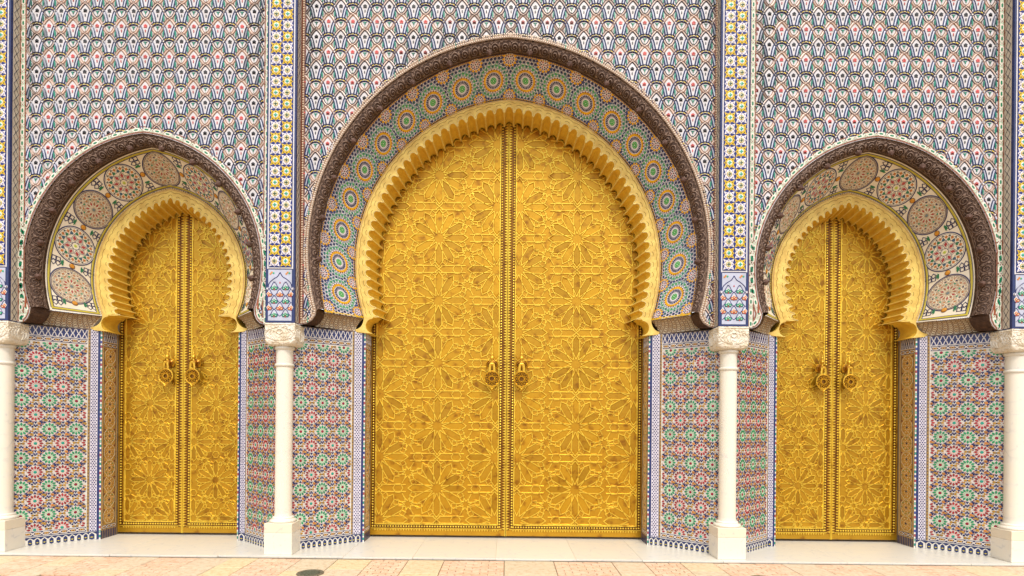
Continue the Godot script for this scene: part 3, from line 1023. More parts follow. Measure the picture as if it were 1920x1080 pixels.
func medallion(pen: Pen, s: Surf, m: Vector2, r: float, rich: bool) -> void:
	var navy := C("30346a")
	var cream := C("f8efdc", 0.86)
	disc(pen, s, m, r, C("c4b29a") if not rich else cream, 0.001)
	ribbon(pen, s, ngon(m, r, 44), 0.013, navy, 0.004, true)
	ribbon(pen, s, ngon(m, r * 0.93, 44), 0.006, navy, 0.003, true)
	var red := C("b8343c")
	var green := C("2f8a62")
	var orange := C("dd8a36")
	if rich:
		for k in 16:
			var a := TAU * k / 16
			var d := Vector2.from_angle(a)
			var t := Vector2(-d.y, d.x)
			gem(pen, s, [m + d * r * 0.68, m + d * r * 0.78 - t * r * 0.085, m + d * r * 0.89, m + d * r * 0.78 + t * r * 0.085], orange, 0.003)
			var e := Vector2.from_angle(a + TAU / 32)
			gem(pen, s, ngon(m + e * r * 0.66, r * 0.095, 5, a), green if k % 2 == 0 else C("3f6a86"), 0.003)
			gem(pen, s, ngon(m + e * r * 0.84, r * 0.045, 4, a), C("2f5a4a"), 0.003)
			ribbon(pen, s, [m + d * r * 0.58, m + e * r * 0.78, m + Vector2.from_angle(a + TAU / 16) * r * 0.58], r * 0.026, navy, 0.004)
			ribbon(pen, s, [m + e * r * 0.9, m + d * r * 0.74, m + Vector2.from_angle(a - TAU / 32) * r * 0.9], r * 0.022, navy, 0.004)
		for k in 8:
			var a := TAU * k / 8 + PI / 8
			var d := Vector2.from_angle(a)
			var t := Vector2(-d.y, d.x)
			gem(pen, s, [m + d * r * 0.26, m + d * r * 0.40 - t * r * 0.10, m + d * r * 0.56, m + d * r * 0.40 + t * r * 0.10], red, 0.003)
			for o in [-0.04, 0.04]: ribbon(pen, s, [m + d * r * 0.32 + t * r * o, m + d * r * 0.5 + t * r * o], r * 0.02, C("f0d5cc"), 0.004)
			ribbon(pen, s, [m + d * r * 0.2, m + d * r * 0.40 - t * r * 0.15, m + d * r * 0.6, m + d * r * 0.40 + t * r * 0.15], r * 0.024, navy, 0.004, true)
		ribbon(pen, s, ngon(m, r * 0.2, 8), r * 0.03, navy, 0.004, true)
		star(pen, s, m, r * 0.13, r * 0.06, 8, 0, C("c9d64a"), 0.004)
	else:
		var bg := C("343058")
		for k in 16:
			var a := TAU * k / 16
			var d := Vector2.from_angle(a)
			var e := Vector2.from_angle(a + TAU / 32)
			var t := Vector2(-d.y, d.x)
			gem(pen, s, ngon(m + d * r * 0.80, r * 0.075, 4, a), bg if k % 2 == 0 else C("b0603c"), 0.002)
			gem(pen, s, ngon(m + e * r * 0.70, r * 0.06, 5, a), C("c0702e") if k % 2 else bg, 0.002)
			gem(pen, s, ngon(m + e * r * 0.53, r * 0.06, 5, a), C("2a9a78") if k % 2 == 0 else C("c98440"), 0.002)
			ribbon(pen, s, [m + e * r * 0.58, m + d * r * 0.70 - t * r * 0.05, m + d * r * 0.9, m + d * r * 0.70 + t * r * 0.05, m + Vector2.from_angle(a - TAU / 32) * r * 0.58], r * 0.035, cream, 0.004)
			ribbon(pen, s, ngon(m + e * r * 0.82, r * 0.085, 8), r * 0.03, cream, 0.004, true)
		for k in 12:
			var d := Vector2.from_angle(TAU * k / 12)
			var t := Vector2(-d.y, d.x)
			gem(pen, s, [m + d * r * 0.2, m + d * r * 0.30 - t * r * 0.05, m + d * r * 0.42, m + d * r * 0.30 + t * r * 0.05], red if k % 2 == 0 else C("a8643a"), 0.002)
			ribbon(pen, s, [m + d * r * 0.14, m + d * r * 0.32 - t * r * 0.09, m + d * r * 0.5, m + d * r * 0.32 + t * r * 0.09], r * 0.03, cream, 0.004, true)
		gem(pen, s, ngon(m, r * 0.09, 8), C("7a8a90"), 0.003)

func medallion_ring(root: Node3D, s: Band) -> void:
	var pen := Pen.new()
	sheet(pen, s, -s.l, s.l, 0, s.w, 90, 4, C("f5ecda", 0.86), -0.001)
	var ring := put("painted_band", pen.mesh(), plaster, root)
	pen = Pen.new()
	var navy := C("2d2f5e")
	for q in [[0.012, 0.02, "9c6a4a"], [s.w - 0.012, 0.008, "4a3a2a"]]:
		pass
	for y in [0.045, s.w - 0.03]:
		var ln := []
		for i in 121: ln.append(Vector2(lerpf(-s.l + 0.03, s.l - 0.03, i / 120.0), y))
		ribbon(pen, s, ln, 0.034, navy, 0.002)
		ribbon(pen, s, ln, 0.024, C("d0c040"), 0.005)
	for x in [-s.l + 0.03, s.l - 0.03]:
		ribbon(pen, s, [Vector2(x, 0.03), Vector2(x, s.w - 0.02)], 0.034, navy, 0.0025)
		ribbon(pen, s, [Vector2(x, 0.03), Vector2(x, s.w - 0.02)], 0.024, C("d8c840"), 0.0055)
	for i in roundi(2 * s.l / 0.03): gem(pen, s, ngon(Vector2(-s.l + 0.03 * i, 0.014), 0.009, 4), C("8a4a3a") if i % 2 else C("6a5a80"), 0.004)
	put("border_lines", pen.mesh(), plaster, ring)
	var r := (s.w - 0.085) / 2.0
	var sp := (2.0 * s.l - 0.16) / 9.0
	for i in 9:
		pen = Pen.new()
		var m := Vector2((i - 4) * sp, s.w / 2 + 0.004)
		medallion(pen, s, m, minf(r, sp * 0.45), i % 2 == 1)
		put("medallion", pen.mesh(), plaster, ring)
	for i in 10:
		var x := (i - 4.5) * sp
		if i == 0: x += 0.04
		if i == 9: x -= 0.04
		pen = Pen.new()
		gem(pen, s, ngon(Vector2(x, s.w * 0.5), 0.03, 12), C("6a4a2a"), 0.004, 0.1)
		gem(pen, s, ngon(Vector2(x, s.w * 0.5), 0.025, 12), C("e09a22"), 0.012, 0.35, 0.004)
		put("orange_fruit", pen.mesh(), plaster, ring)
		pen = Pen.new()
		for sg in [-1.0, 1.0]:
			var m := Vector2(x, s.w * (0.5 + 0.17 * sg))
			for k in 5:
				var d := Vector2(0, sg).rotated((k - 2) * 0.62)
				var t := Vector2(-d.y, d.x)
				gem(pen, s, [m, m + d * 0.02 - t * 0.008, m + d * 0.04, m + d * 0.02 + t * 0.008], C("1f7f52"), 0.004)
		put("leaf_spray", pen.mesh(), plaster, ring)
		pen = Pen.new()
		for sg in [-1.0, 1.0]:
			var m := Vector2(x, s.w * (0.5 + 0.32 * sg))
			for k in 2:
				for o in [-0.5, 0.5]:
					var c := m + Vector2(0.021 * (1 if k else -1), o * 0.042)
					ribbon(pen, s, ngon(c, 0.029, 4, PI / 4 * k, 0.025), 0.008, navy, 0.004, true)
			ribbon(pen, s, [m + Vector2(0, 0.03 * sg), m + Vector2(0, 0.075 * sg)], 0.007, navy, 0.004)
		put("painted_knot", pen.mesh(), plaster, ring)

func honeycomb(root: Node3D, s: Cove) -> void:
	var pen := Pen.new()
	sheet(pen, s, 0, s.l, 0, s.w, 4, 6, C("f4e6c8", 0.86), -0.001)
	var p := 0.048
	for i in int(s.l / p) + 1:
		for j in int(s.w / (p * 0.8)) + 1:
			var m := Vector2(p * (i + (0.5 if j % 2 else 0.0)), p * 0.8 * (j + 0.5))
			if not s.inside(m): continue
			ribbon(pen, s, ngon(m, p * 0.42, 6), 0.0095, C("94704e"), 0.003, true)
			gem(pen, s, ngon(m, p * 0.2, 6), C("ead8b4") if (i + j) % 3 else C("c99a58"), 0.003)
	for y in [0.006, s.w - 0.006]: ribbon(pen, s, [Vector2(0, y), Vector2(s.l, y)], 0.012, C("5a4038"), 0.01)
	put("honeycomb_cove", pen.mesh(), tile, root)

func gateway(label: String, xc: float, hw: float, band_w: float, dado_end: float, xl: float, xr: float, wall_out: Arch, cedar_in: Arch, gold_out: Arch, gold_top: Arch, gold_back: Arch, depth: float, flutes: int, buds: int, foot_out: float, great: bool) -> void:
	var root := thing("arched_gateway", label, "gateway", Vector3(xc, 0, 0), "three tiled gateways in a row")
	var zring := 0.70
	# mass of the wall behind the doors, its crown and its underside
	var pen := Pen.new()
	pen.box(Vector3(xl, -0.3, -0.7), Vector3(xr, TOP, -0.12), C("b9a58c"))
	pen.box(Vector3(xl, TOP - 0.15, -0.12), Vector3(xr, TOP + 0.1, ZW + 0.02), C("d8cbb4"), 0.01)
	for sg in [-1.0, 1.0]:
		var x0: float = hw * sg
		var x1: float = (xl if sg < 0 else xr)
		pen.box(Vector3(minf(x0, x1), -0.3, -0.12), Vector3(maxf(x0, x1), 2.47, 0.015), C("8a7a62"))
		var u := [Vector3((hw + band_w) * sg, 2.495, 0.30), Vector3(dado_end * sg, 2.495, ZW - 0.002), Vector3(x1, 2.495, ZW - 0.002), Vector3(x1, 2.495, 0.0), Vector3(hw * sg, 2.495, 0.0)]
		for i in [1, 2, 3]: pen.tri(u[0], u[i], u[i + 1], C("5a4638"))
	put("masonry", pen.mesh(), plaster, root)
	for sg in [-1.0, 1.0]:
		var a := Vector3(sg * (hw + band_w), 0, 0.325)
		var b := Vector3(sg * dado_end, 0, ZW)
		dado(root, flat(b, a - b) if sg < 0 else flat(a, b - a), a.distance_to(b), sg < 0)
		jamb(root, sg, hw, band_w)
	# upper wall with its arched opening
	var outline := PackedVector2Array()
	outline.push_back(Vector2(xl, 2.492))
	outline.push_back(Vector2(-foot_out, 2.492))
	var ring_line := []
	for i in 5:
		var a := PI / 2 * (4 - i) / 4.0
		ring_line.append(Vector2(-lerpf(-wall_out.pt(-1.0).x - 0.0, foot_out, 1.0 - cos(a)), 2.66 - 0.165 * sin(a)))
	for i in range(1, 96): ring_line.append(wall_out.pt(lerpf(-1, 1, i / 96.0)))
	for i in 5:
		var a := PI / 2 * i / 4.0
		ring_line.append(Vector2(lerpf(wall_out.pt(1.0).x, foot_out, 1.0 - cos(a)), 2.66 - 0.165 * sin(a)))
	for i in range(1, ring_line.size() - 1): outline.push_back(ring_line[i])
	outline.push_back(Vector2(foot_out, 2.492))
	outline.push_back(Vector2(xr, 2.492))
	outline.push_back(Vector2(xr, TOP - 0.15))
	outline.push_back(Vector2(xl, TOP - 0.15))
	var wall := put("tiled_wall", extrude(outline, ZW - 0.02, ZW, C("e9e6ee", 0.76), C("9a8470"), 0.0).mesh(), tile, root)
	var open := PackedVector2Array()
	var s := Flat.new()
	s.o = Vector3(0, 0, ZW + 0.001)
	var bw := 0.07 if not great else 0.05
	var mid_line := []
	for i in ring_line.size():
		var a: Vector2 = ring_line[maxi(i - 1, 0)]
		var b: Vector2 = ring_line[mini(i + 1, ring_line.size() - 1)]
		var d := (b - a).normalized()
		mid_line.append((ring_line[i] as Vector2) + Vector2(-d.y, d.x) * bw * 0.62)
		open.push_back(mid_line[-1])
	open.insert(0, Vector2(open[0].x, 2.0))
	open.push_back(Vector2(open[-1].x, 2.0))
	pen = Pen.new()
	if great:
		beads(pen, s, mid_line, bw * 1.15, C("b08d72"), C("f3e6d6"), 0.024, 2)
		beads(pen, s, [Vector2(xl + 0.03, 2.5), Vector2(xl + 0.03, TOP)], 0.055, C("7a4a34"), C("f2d9bd"), 0.027, 1)
		beads(pen, s, [Vector2(xr - 0.03, 2.5), Vector2(xr - 0.03, TOP)], 0.055, C("7a4a34"), C("f2d9bd"), 0.027, 1)
	else:
		cable(pen, s, mid_line, 0.047)
		cable(pen, s, [Vector2(xl + 0.045, 2.5), Vector2(xl + 0.045, TOP)], 0.047)
		cable(pen, s, [Vector2(xr - 0.045, 2.5), Vector2(xr - 0.045, TOP)], 0.047)
		# chevrons where the cable opens out above the feet
		for sg in [-1, 1]:
			gem(pen, s, shift([Vector2(-0.012, -0.07), Vector2(0.012, -0.07), Vector2(0.006, 0.06), Vector2(-0.006, 0.06)], Vector2(sg * (foot_out - 0.055), 2.72)), C("a5542f"), 0.008, 0.1, 0.003)
	put("border", pen.mesh(), tile, wall)
	# tulip motifs
	var red_mesh := []
	var ink_mesh := []
	for dk in [true, false]:
		for v in 4:
			pen = Pen.new()
			pen.wobble = 0.22
			pen.seed_at = 99 + v * 7919
			tulip(pen, Surf.new(), Vector2.ZERO, dk)
			if dk: ink_mesh.append(pen.mesh())
			else: red_mesh.append(pen.mesh())
	var rng := RandomNumberGenerator.new()
	rng.seed = 21 + int(xc)
	var oy := 5.647 if great else 5.251
	var ox := 0.009 if great else -0.918
	var xa := xl + (0.055 if great else 0.095)
	var xb := xr - (0.055 if great else 0.095)
	var grid_points := []
	for gx in 7:
		for gy in 7: grid_points.append(Vector2(-0.135 + 0.045 * gx, 0.1 - 0.067 * gy))
	for i in range(-24, 26):
		for j in range(-6, 12):
			for dk in [true, false]:
				var m := Vector2(ox + 0.266 * (i + (0.0 if dk else 0.5)), oy - 0.3345 * (j + (0.0 if dk else 0.5)))
				if m.x < xa - 0.14 or m.x > xb + 0.14 or m.y > TOP + 0.1 or m.y < 2.5: continue
				var far := true
				var outn := 0
				for q in grid_points:
					var p: Vector2 = m + q
					var bad := p.x < xa or p.x > xb or p.y > TOP - 0.16 or (Geometry2D.is_point_in_polygon(p, open))
					if bad: outn += 1
				if outn == grid_points.size(): continue
				if outn == 0:
					var tt := put("tulip_tile", (ink_mesh if dk else red_mesh)[rng.randi() % 4], tile, wall, Vector3(m.x + rng.randf_range(-0.0015, 0.0015), m.y + rng.randf_range(-0.0015, 0.0015), ZW + 0.0015 + rng.randf() * 0.001))
					tt.rotation.z = rng.randf_range(-0.012, 0.012)
				else:
					pen = Pen.new()
					pen.wobble = 0.22
					pen.seed_at = i * 31 + j * 977 + 5
					var w := Walled.new()
					w.o = Vector3(0, 0, ZW + 0.0015)
					w.lo = Vector2(xa - 0.01, 2.5)
					w.hi = Vector2(xb + 0.01, TOP - 0.16)
					w.open = open
					tulip(pen, w, m, dk)
					if pen.v.size() > 40: put("tulip_tile", pen.mesh(), tile, wall)
	# archivolts
	cedar_arch(root, cedar_in, zring, wall_out, ZW - 0.015, buds, foot_out, )
	var ring := Band.new(gold_out, 0.285, cedar_in, zring - 0.03)
	if great: mosaic_ring(root, ring, 20)
	else: medallion_ring(root, ring)
	lobed_arch(root, gold_out, gold_top, gold_back, depth, flutes, 0.315, 0.03, hw)
	for sg in [-1.0, 1.0]:
		var y := 2.655
		var a0 := Vector3(sg * (hw + band_w), 2.495, 0.32)
		var a1 := Vector3(sg * dado_end * 0.985, 2.495, ZW - 0.04)
		var b0 := Vector3(sg * -gold_out.pt(-1.0).x, y, 0.30)
		var b1 := Vector3(sg * -cedar_in.pt(-1.0).x, y, zring - 0.02)
		if sg > 0: honeycomb(root, Cove.new(a0, a1, b0, b1))
		else: honeycomb(root, Cove.new(a1, a0, b1, b0))

# wall plane that leaves out what lies within the arch
class Walled extends Flat:
	var open := PackedVector2Array()
	func inside(p: Vector2) -> bool:
		return p.x >= lo.x and p.x <= hi.x and p.y >= lo.y and p.y <= hi.y and not Geometry2D.is_point_in_polygon(p, open)

func pilaster(label: String, xc: float) -> void:
	var root := thing("tiled_pilaster", label, "pilaster", Vector3(xc, 0, 0), "tiled pilasters above the columns")
	var hw := 0.158
	var zf := 0.94
	var pen := Pen.new()
	pen.box(Vector3(-hw, 2.488, 0.55), Vector3(hw, TOP + 0.1, zf), C("24306c"), 0.003)
	put("core", pen.mesh(), tile, root)
	var s := Flat.new()
	s.o = Vector3(0, 0, zf + 0.001)
	var r := 0.0603
	pen = Pen.new()
	var white := C("eceaf2")
	var y0 := 3.088
	for x in [-0.1325, 0.1325]: ribbon(pen, s, [Vector2(x, y0 - 0.02), Vector2(x, TOP)], 0.014, white, 0.004)
	ribbon(pen, s, [Vector2(-0.1325, y0 - 0.012), Vector2(0.1325, y0 - 0.012)], 0.012, white, 0.004)
	put("frame", pen.mesh(), tile, root)
	var field := Node3D.new()
	var ys := Pen.new()
	var ws := Pen.new()
	ys.wobble = 0.1
	ws.wobble = 0.1
	star_tile(ys, true, r)
	star_tile(ws, false, r)
	var ym := ys.mesh()
	var wm := ws.mesh()
	for j in 30:
		for i in 2:
			var y := 5.924 + 0.1206 * (5 - j)
			if y < y0 + r * 0.8 or y > TOP: continue
			put("star_tile", ym if (i + j) % 2 == 1 else wm, tile, root, Vector3((i - 0.5) * 0.1215, y, zf + 0.004))
	# arabesque panel under the stars
	pen = Pen.new()
	var ground := C("ccd2ea", 0.76)
	sheet(pen, s, -0.127, 0.127, 2.512, 3.06, 1, 1, ground, 0.001)
	var panel := put("arabesque_panel", pen.mesh(), tile, root)
	pen = Pen.new()
	var navy := C("2a2f70")
	var arc := curve([Vector2(-0.127, 2.87), Vector2(-0.115, 2.915), Vector2(-0.07, 2.958), Vector2(-0.028, 2.985), Vector2(0, 3.03)], 4)
	ribbon(pen, s, arc, 0.012, navy, 0.005)
	ribbon(pen, s, mirror(arc), 0.012, navy, 0.005)
	for sg in [-1, 1]:
		gem(pen, s, ngon(Vector2(sg * 0.134, 2.855), 0.018, 12), C("e8e4f0"), 0.008, 0.3)
		ribbon(pen, s, ngon(Vector2(sg * 0.134, 2.855), 0.012, 10), 0.007, navy, 0.009, true, 0.005)
	for j in 8:
		for i in 5:
			var m := Vector2((i - 2) * 0.061 , 2.56 + 0.0727 * j)
			if (i + j) % 2 == 0: continue
			# ogee lattice
			for sg in [-1.0, 1.0]:
				var l := curve([m + Vector2(0, 0.0727), m + Vector2(sg * 0.016, 0.062), m + Vector2(sg * 0.028, 0.038), m + Vector2(sg * 0.045, 0.012), m + Vector2(sg * 0.061, 0.0)], 3)
				s.lo = Vector2(-0.125, 2.52)
				s.hi = Vector2(0.125, 2.93)
				ribbon(pen, s, l, 0.0095, navy, 0.004)
	put("lattice", pen.mesh(), tile, panel)
	for j in 7:
		for i in 5:
			var m := Vector2((i - 2) * 0.061, 2.56 + 0.0727 * j)
			if (i + j) % 2 == 0 or m.y > 2.93 - absf(m.x) * 0.7: continue
			pen = Pen.new()
			var col := C("1fa678") if j % 2 == 0 else C("dd8430")
			for k in [-1, 0, 1]:
				var d := Vector2(0, 1).rotated(-k * 1.15)
				var t := Vector2(-d.y, d.x)
				gem(pen, s, [m - t * 0.012, m + d * 0.024 - t * 0.023, m + d * 0.051, m + d * 0.024 + t * 0.023, m + t * 0.012], navy if k else C("f4f0f4"), 0.0035 + 0.0003 * k, 0.05)
				gem(pen, s, [m + d * 0.004 - t * 0.008, m + d * 0.024 - t * 0.018, m + d * 0.044, m + d * 0.024 + t * 0.018, m + d * 0.004 + t * 0.008], col, 0.006, 0.15)
				gem(pen, s, ngon(m + d * 0.02, 0.0065, 5), C("f2eee8"), 0.0085, 0.2, 0.005)
			gem(pen, s, ngon(m + Vector2(0, -0.004), 0.008, 6, 0, 0.011), C("c9473f"), 0.006, 0.2, 0.003)
			if pen.v.size() > 20: put("palmette", pen.mesh(), tile, panel)
	s.lo = Vector2(-9, -9); s.hi = Vector2(9, 9)
	pen = Pen.new()
	for sg in [-1, 1]:
		for k in 3:
			var d := Vector2(sg * 0.085, 3.012) + Vector2.from_angle(k * 1.2 + 0.6) * 0.018
			gem(pen, s, ngon(d, 0.013, 5, k), C("35b287") if k == 0 else C("e2964a"), 0.004)
	put("corner_flowers", pen.mesh(), tile, panel)
	# sides with a diamond trellis
	for sg in [-1.0, 1.0]:
		var f := flat(Vector3(sg * (hw + 0.001), 0, 0.94 if sg < 0 else 0.82), Vector3(0, 0, -sg * -1.0))
		if sg < 0: f = flat(Vector3(-hw - 0.001, 0, 0.82), Vector3(0, 0, 1))
		else: f = flat(Vector3(hw + 0.001, 0, 0.94), Vector3(0, 0, -1))
		pen = Pen.new()
		var a: float = 0.0 if sg < 0 else 0.03
		sheet(pen, f, a, a + 0.09, 2.5, TOP, 1, 1, C("d9cbb8"), 0.001)
		var k := 44
		var za := []
		var zb := []
		for i in k + 1:
			var y := lerpf(2.5, TOP, float(i) / k)
			za.append(Vector2(a + (0.015 if i % 2 else 0.075), y))
			zb.append(Vector2(a + (0.075 if i % 2 else 0.015), y))
			if i < k: gem(pen, f, ngon(Vector2(a + 0.045, y + 0.048), 0.009, 4), C("4a3f48"), 0.004)
		ribbon(pen, f, za, 0.008, C("3a3440"), 0.004)
		ribbon(pen, f, zb, 0.008, C("3a3440"), 0.004)
		put("diamond_trellis", pen.mesh(), tile, root)

func column(label: String, xc: float) -> void:
	var root := thing("marble_column", label, "column", Vector3(xc, 0, 0.82), "white marble columns between the gates")
	var white := C("f3efe6", 0.84)
	var pen := Pen.new()
	pen.box(Vector3(-0.15, 0.0, -0.16), Vector3(0.15, 0.232, 0.144), white, 0.004)
	put("plinth_block", pen.mesh(), marble, root)
	pen = Pen.new()
	pen.box(Vector3(-0.1502, 0.2325, -0.16), Vector3(0.1502, 0.335, 0.1442), C("f1e8d6", 0.84), 0.004)
	put("plinth_block", pen.mesh(), marble, root)
	pen = Pen.new()
	pen.lathe([[0.128, 0.334], [0.137, 0.341], [0.139, 0.352], [0.134, 0.362], [0.118, 0.366], [0.112, 0.374], [0.114, 0.384], [0.108, 0.392], [0.094, 0.397]], 40, Vector3.ZERO, Vector3.UP, Vector3.RIGHT, white)
	put("base_ring", pen.mesh(), marble, root)
	pen = Pen.new()
	pen.lathe([[0.094, 0.396], [0.0905, 0.43], [0.0895, 0.9], [0.0885, 2.03]], 40, Vector3.ZERO, Vector3.UP, Vector3.RIGHT, white)
	put("shaft", pen.mesh(), marble, root)
	pen = Pen.new()
	pen.lathe([[0.088, 2.024], [0.099, 2.029], [0.103, 2.042], [0.099, 2.055], [0.088, 2.06], [0.0875, 2.205], [0.098, 2.212], [0.104, 2.222], [0.103, 2.242], [0.0, 2.2425]], 40, Vector3.ZERO, Vector3.UP, Vector3.RIGHT, C("e9e8e2", 0.84))
	put("collar", pen.mesh(), marble, root)
	# capital: a block rounded off underneath
	pen = Pen.new()
	var a := 0.163
	var rows := [[0.105, 2.243], [0.135, 2.246], [0.152, 2.258], [0.161, 2.278], [a, 2.30], [a, 2.47], [0.161, 2.485]]
	var prev := []
	for q in rows:
		var ln := []
		var rc := minf(0.06, maxf(0.006, (2.33 - q[1]) * 0.7))
		for cx in 4:
			for k in 5:
				var an := PI / 2 * (cx + k / 4.0)
				var cen: Vector2 = Vector2([1, -1, -1, 1][cx], [1, 1, -1, -1][cx]) * (q[0] - rc)
				var p: Vector2 = cen + Vector2(cos(an), sin(an)) * rc
				ln.append(Vector3(p.x, q[1], -p.y * 0.95 - 0.012))
		if prev.size() > 0:
			for k in ln.size():
				var j := (k + 1) % ln.size()
				pen.quad(prev[k], prev[j], ln[j], ln[k], white)
		prev = ln
	for k in range(1, prev.size() - 1): pen.tri(prev[0], prev[k], prev[k + 1], white)
	var cap := put("capital", pen.mesh(), carved, root)
	# its carving: leaves and scrolls in low relief
	pen = Pen.new()
	for sd in 3:
		var s: Flat
		if sd == 0: s = flat(Vector3(0, 2.385, a * 0.95 - 0.012), Vector3.RIGHT)
		elif sd == 1: s = flat(Vector3(a, 2.385, -0.012), Vector3.FORWARD)
		else: s = flat(Vector3(-a, 2.385, -0.012), Vector3.BACK)
		for sg in [-1.0, 1.0]:
			for k in 4:
				var m := Vector2(sg * (0.03 + 0.035 * k), 0.055 - 0.012 * k)
				ribbon(pen, s, curve([m + Vector2(-0.02 * sg, 0.012), m, m + Vector2(0.018 * sg, 0.01)], 2), 0.01, white, 0.007)
				ribbon(pen, s, curve([Vector2(sg * 0.012 * (k + 1), -0.085), Vector2(sg * 0.03 * (k + 1), -0.055), Vector2(sg * 0.038 * (k + 1), -0.01), Vector2(sg * 0.03 * (k + 1), 0.02)], 3), 0.011, white, 0.008)
			ribbon(pen, s, curve([Vector2(0, -0.02), Vector2(sg * 0.03, 0.0), Vector2(sg * 0.02, 0.03), Vector2(0, 0.03)], 3), 0.012, white, 0.009)
		ribbon(pen, s, [Vector2(-0.15, 0.085), Vector2(0.15, 0.085)], 0.014, white, 0.006)
	put("relief", pen.mesh(), carved, cap)

# ---------------------------------------------------------------- doors
func clip(a: Vector2, b: Vector2, lo: Vector2, hi: Vector2) -> Array:
	var t0 := 0.0
	var t1 := 1.0
	var d := b - a
	for k in [[-d.x, a.x - lo.x], [d.x, hi.x - a.x], [-d.y, a.y - lo.y], [d.y, hi.y - a.y]]:
		var p: float = k[0]
		var q: float = k[1]
		if absf(p) < 1e-9:
			if q < 0: return []
		elif p < 0: t0 = maxf(t0, q / p)
		else: t1 = minf(t1, q / p)
	if t0 >= t1: return []
	return [a + d * t0, a + d * t1]

# twelve-rayed star of the strapwork, reaching w (to the mid-point between neighbours); turned by rot
func strap_star(pen: Pen, s: Flat, m: Vector2, k: float, rot: float, nodes: Array, rings: Array, tone: float, rng: RandomNumberGenerator) -> void:
	var rib := C("f8d852", 0.92)
	var seg := func(a: Vector2, b: Vector2, w: float) -> void:
		var q := clip(a, b, s.lo, s.hi)
		if q.size() == 2: strap(pen, s, q[0], q[1], w, rib)
	var wd := 0.0145 if k > 0.3 else 0.0105
	var hw := 0.108 * k
	var ri := hw / sin(PI / 12)
	for i in 12:
		var a := rot + TAU * i / 12
		var d := Vector2.from_angle(a)
		var t := Vector2(-d.y, d.x)
		var inn := m + d * 0.15 * k
		var l0 := m + Vector2.from_angle(a + PI / 12) * ri
		var r0 := m + Vector2.from_angle(a - PI / 12) * ri
		var l1 := m + d * 0.76 * k + t * hw
		var r1 := m + d * 0.76 * k - t * hw
		var tip := m + d * 0.90 * k
		for q in [[inn, l0], [inn, r0], [l0, l1], [r0, r1], [l1, tip], [r1, tip]]: seg.call(q[0], q[1], wd)
		# little kites between the shoulders
		var nx := Vector2.from_angle(a + TAU / 12)
		var nt := Vector2(-nx.y, nx.x)
		var r2 := m + nx * 0.76 * k - nt * hw
		var v := m + Vector2.from_angle(a + PI / 12) * 0.88 * k
		var u := m + Vector2.from_angle(a + PI / 12) * 0.66 * k
		for q in [[l1, v], [v, r2], [l1, u], [u, r2]]: seg.call(q[0], q[1], wd * 0.8)
		# raised plate in the ray
		var c := 1.0 - rng.randf() * 0.28
		var base := C("d4a024", 0.86)
		var pl := [inn.lerp(m + d * 0.5 * k, 0.1), r0.lerp(m + d * 0.5 * k, 0.12), r1.lerp(m + d * 0.5 * k, 0.12), tip.lerp(m + d * 0.5 * k, 0.1), l1.lerp(m + d * 0.5 * k, 0.12), l0.lerp(m + d * 0.5 * k, 0.12)]
		var out := PackedVector2Array()
		for p: Vector2 in pl: out.push_back(p)
		var box := PackedVector2Array([s.lo, Vector2(s.hi.x, s.lo.y), s.hi, Vector2(s.lo.x, s.hi.y)])
		for g in Geometry2D.intersect_polygons(out, box):
			if g.size() > 2: gem(pen, s, Array(g), Color(base.r * c * tone, base.g * c * tone * (0.92 + 0.08 * c), base.b * c * tone), 0.005, 0.1)
	for q in nodes:
		var nm: Vector2 = m + q
		var n := 8
		var ro := 0.21 * k
		var ra := (q as Vector2).angle()
		for i in n:
			var p0 := nm + Vector2.from_angle(ra + TAU * i / n) * ro
			var p1 := nm + Vector2.from_angle(ra + TAU * (i + 0.5) / n) * ro * 0.45
			var p2 := nm + Vector2.from_angle(ra + TAU * (i + 1) / n) * ro
			seg.call(p0, p1, wd)
			seg.call(p1, p2, wd)
			if i % 4 != 0:
				var p3 := nm + Vector2.from_angle(ra + TAU * i / n) * ro * 1.75
				seg.call(p0, p3, wd * 0.9)
	for q in rings:
		var nm: Vector2 = m + q
		var h := ngon(nm, 0.155 * k, 6, 0.0)
		for i in 6: seg.call(h[i], h[(i + 1) % 6], wd * 0.9)

func strap(pen: Pen, s: Surf, a: Vector2, b: Vector2, w: float, col: Color) -> void:
	var d := (b - a).normalized()
	var t := Vector2(-d.y, d.x) * w / 2.0
	var u := t * 0.45
	var h := 0.010
	a -= d * w * 0.2
	b += d * w * 0.2
	var p := [s.at(a - t, 0.0), s.at(b - t, 0.0), s.at(b - u, h), s.at(a - u, h), s.at(a + u, h), s.at(b + u, h), s.at(b + t, 0.0), s.at(a + t, 0.0)]
	pen.quad(p[0], p[1], p[2], p[3], col)
	pen.quad(p[3], p[2], p[5], p[4], col)
	pen.quad(p[4], p[5], p[6], p[7], col)

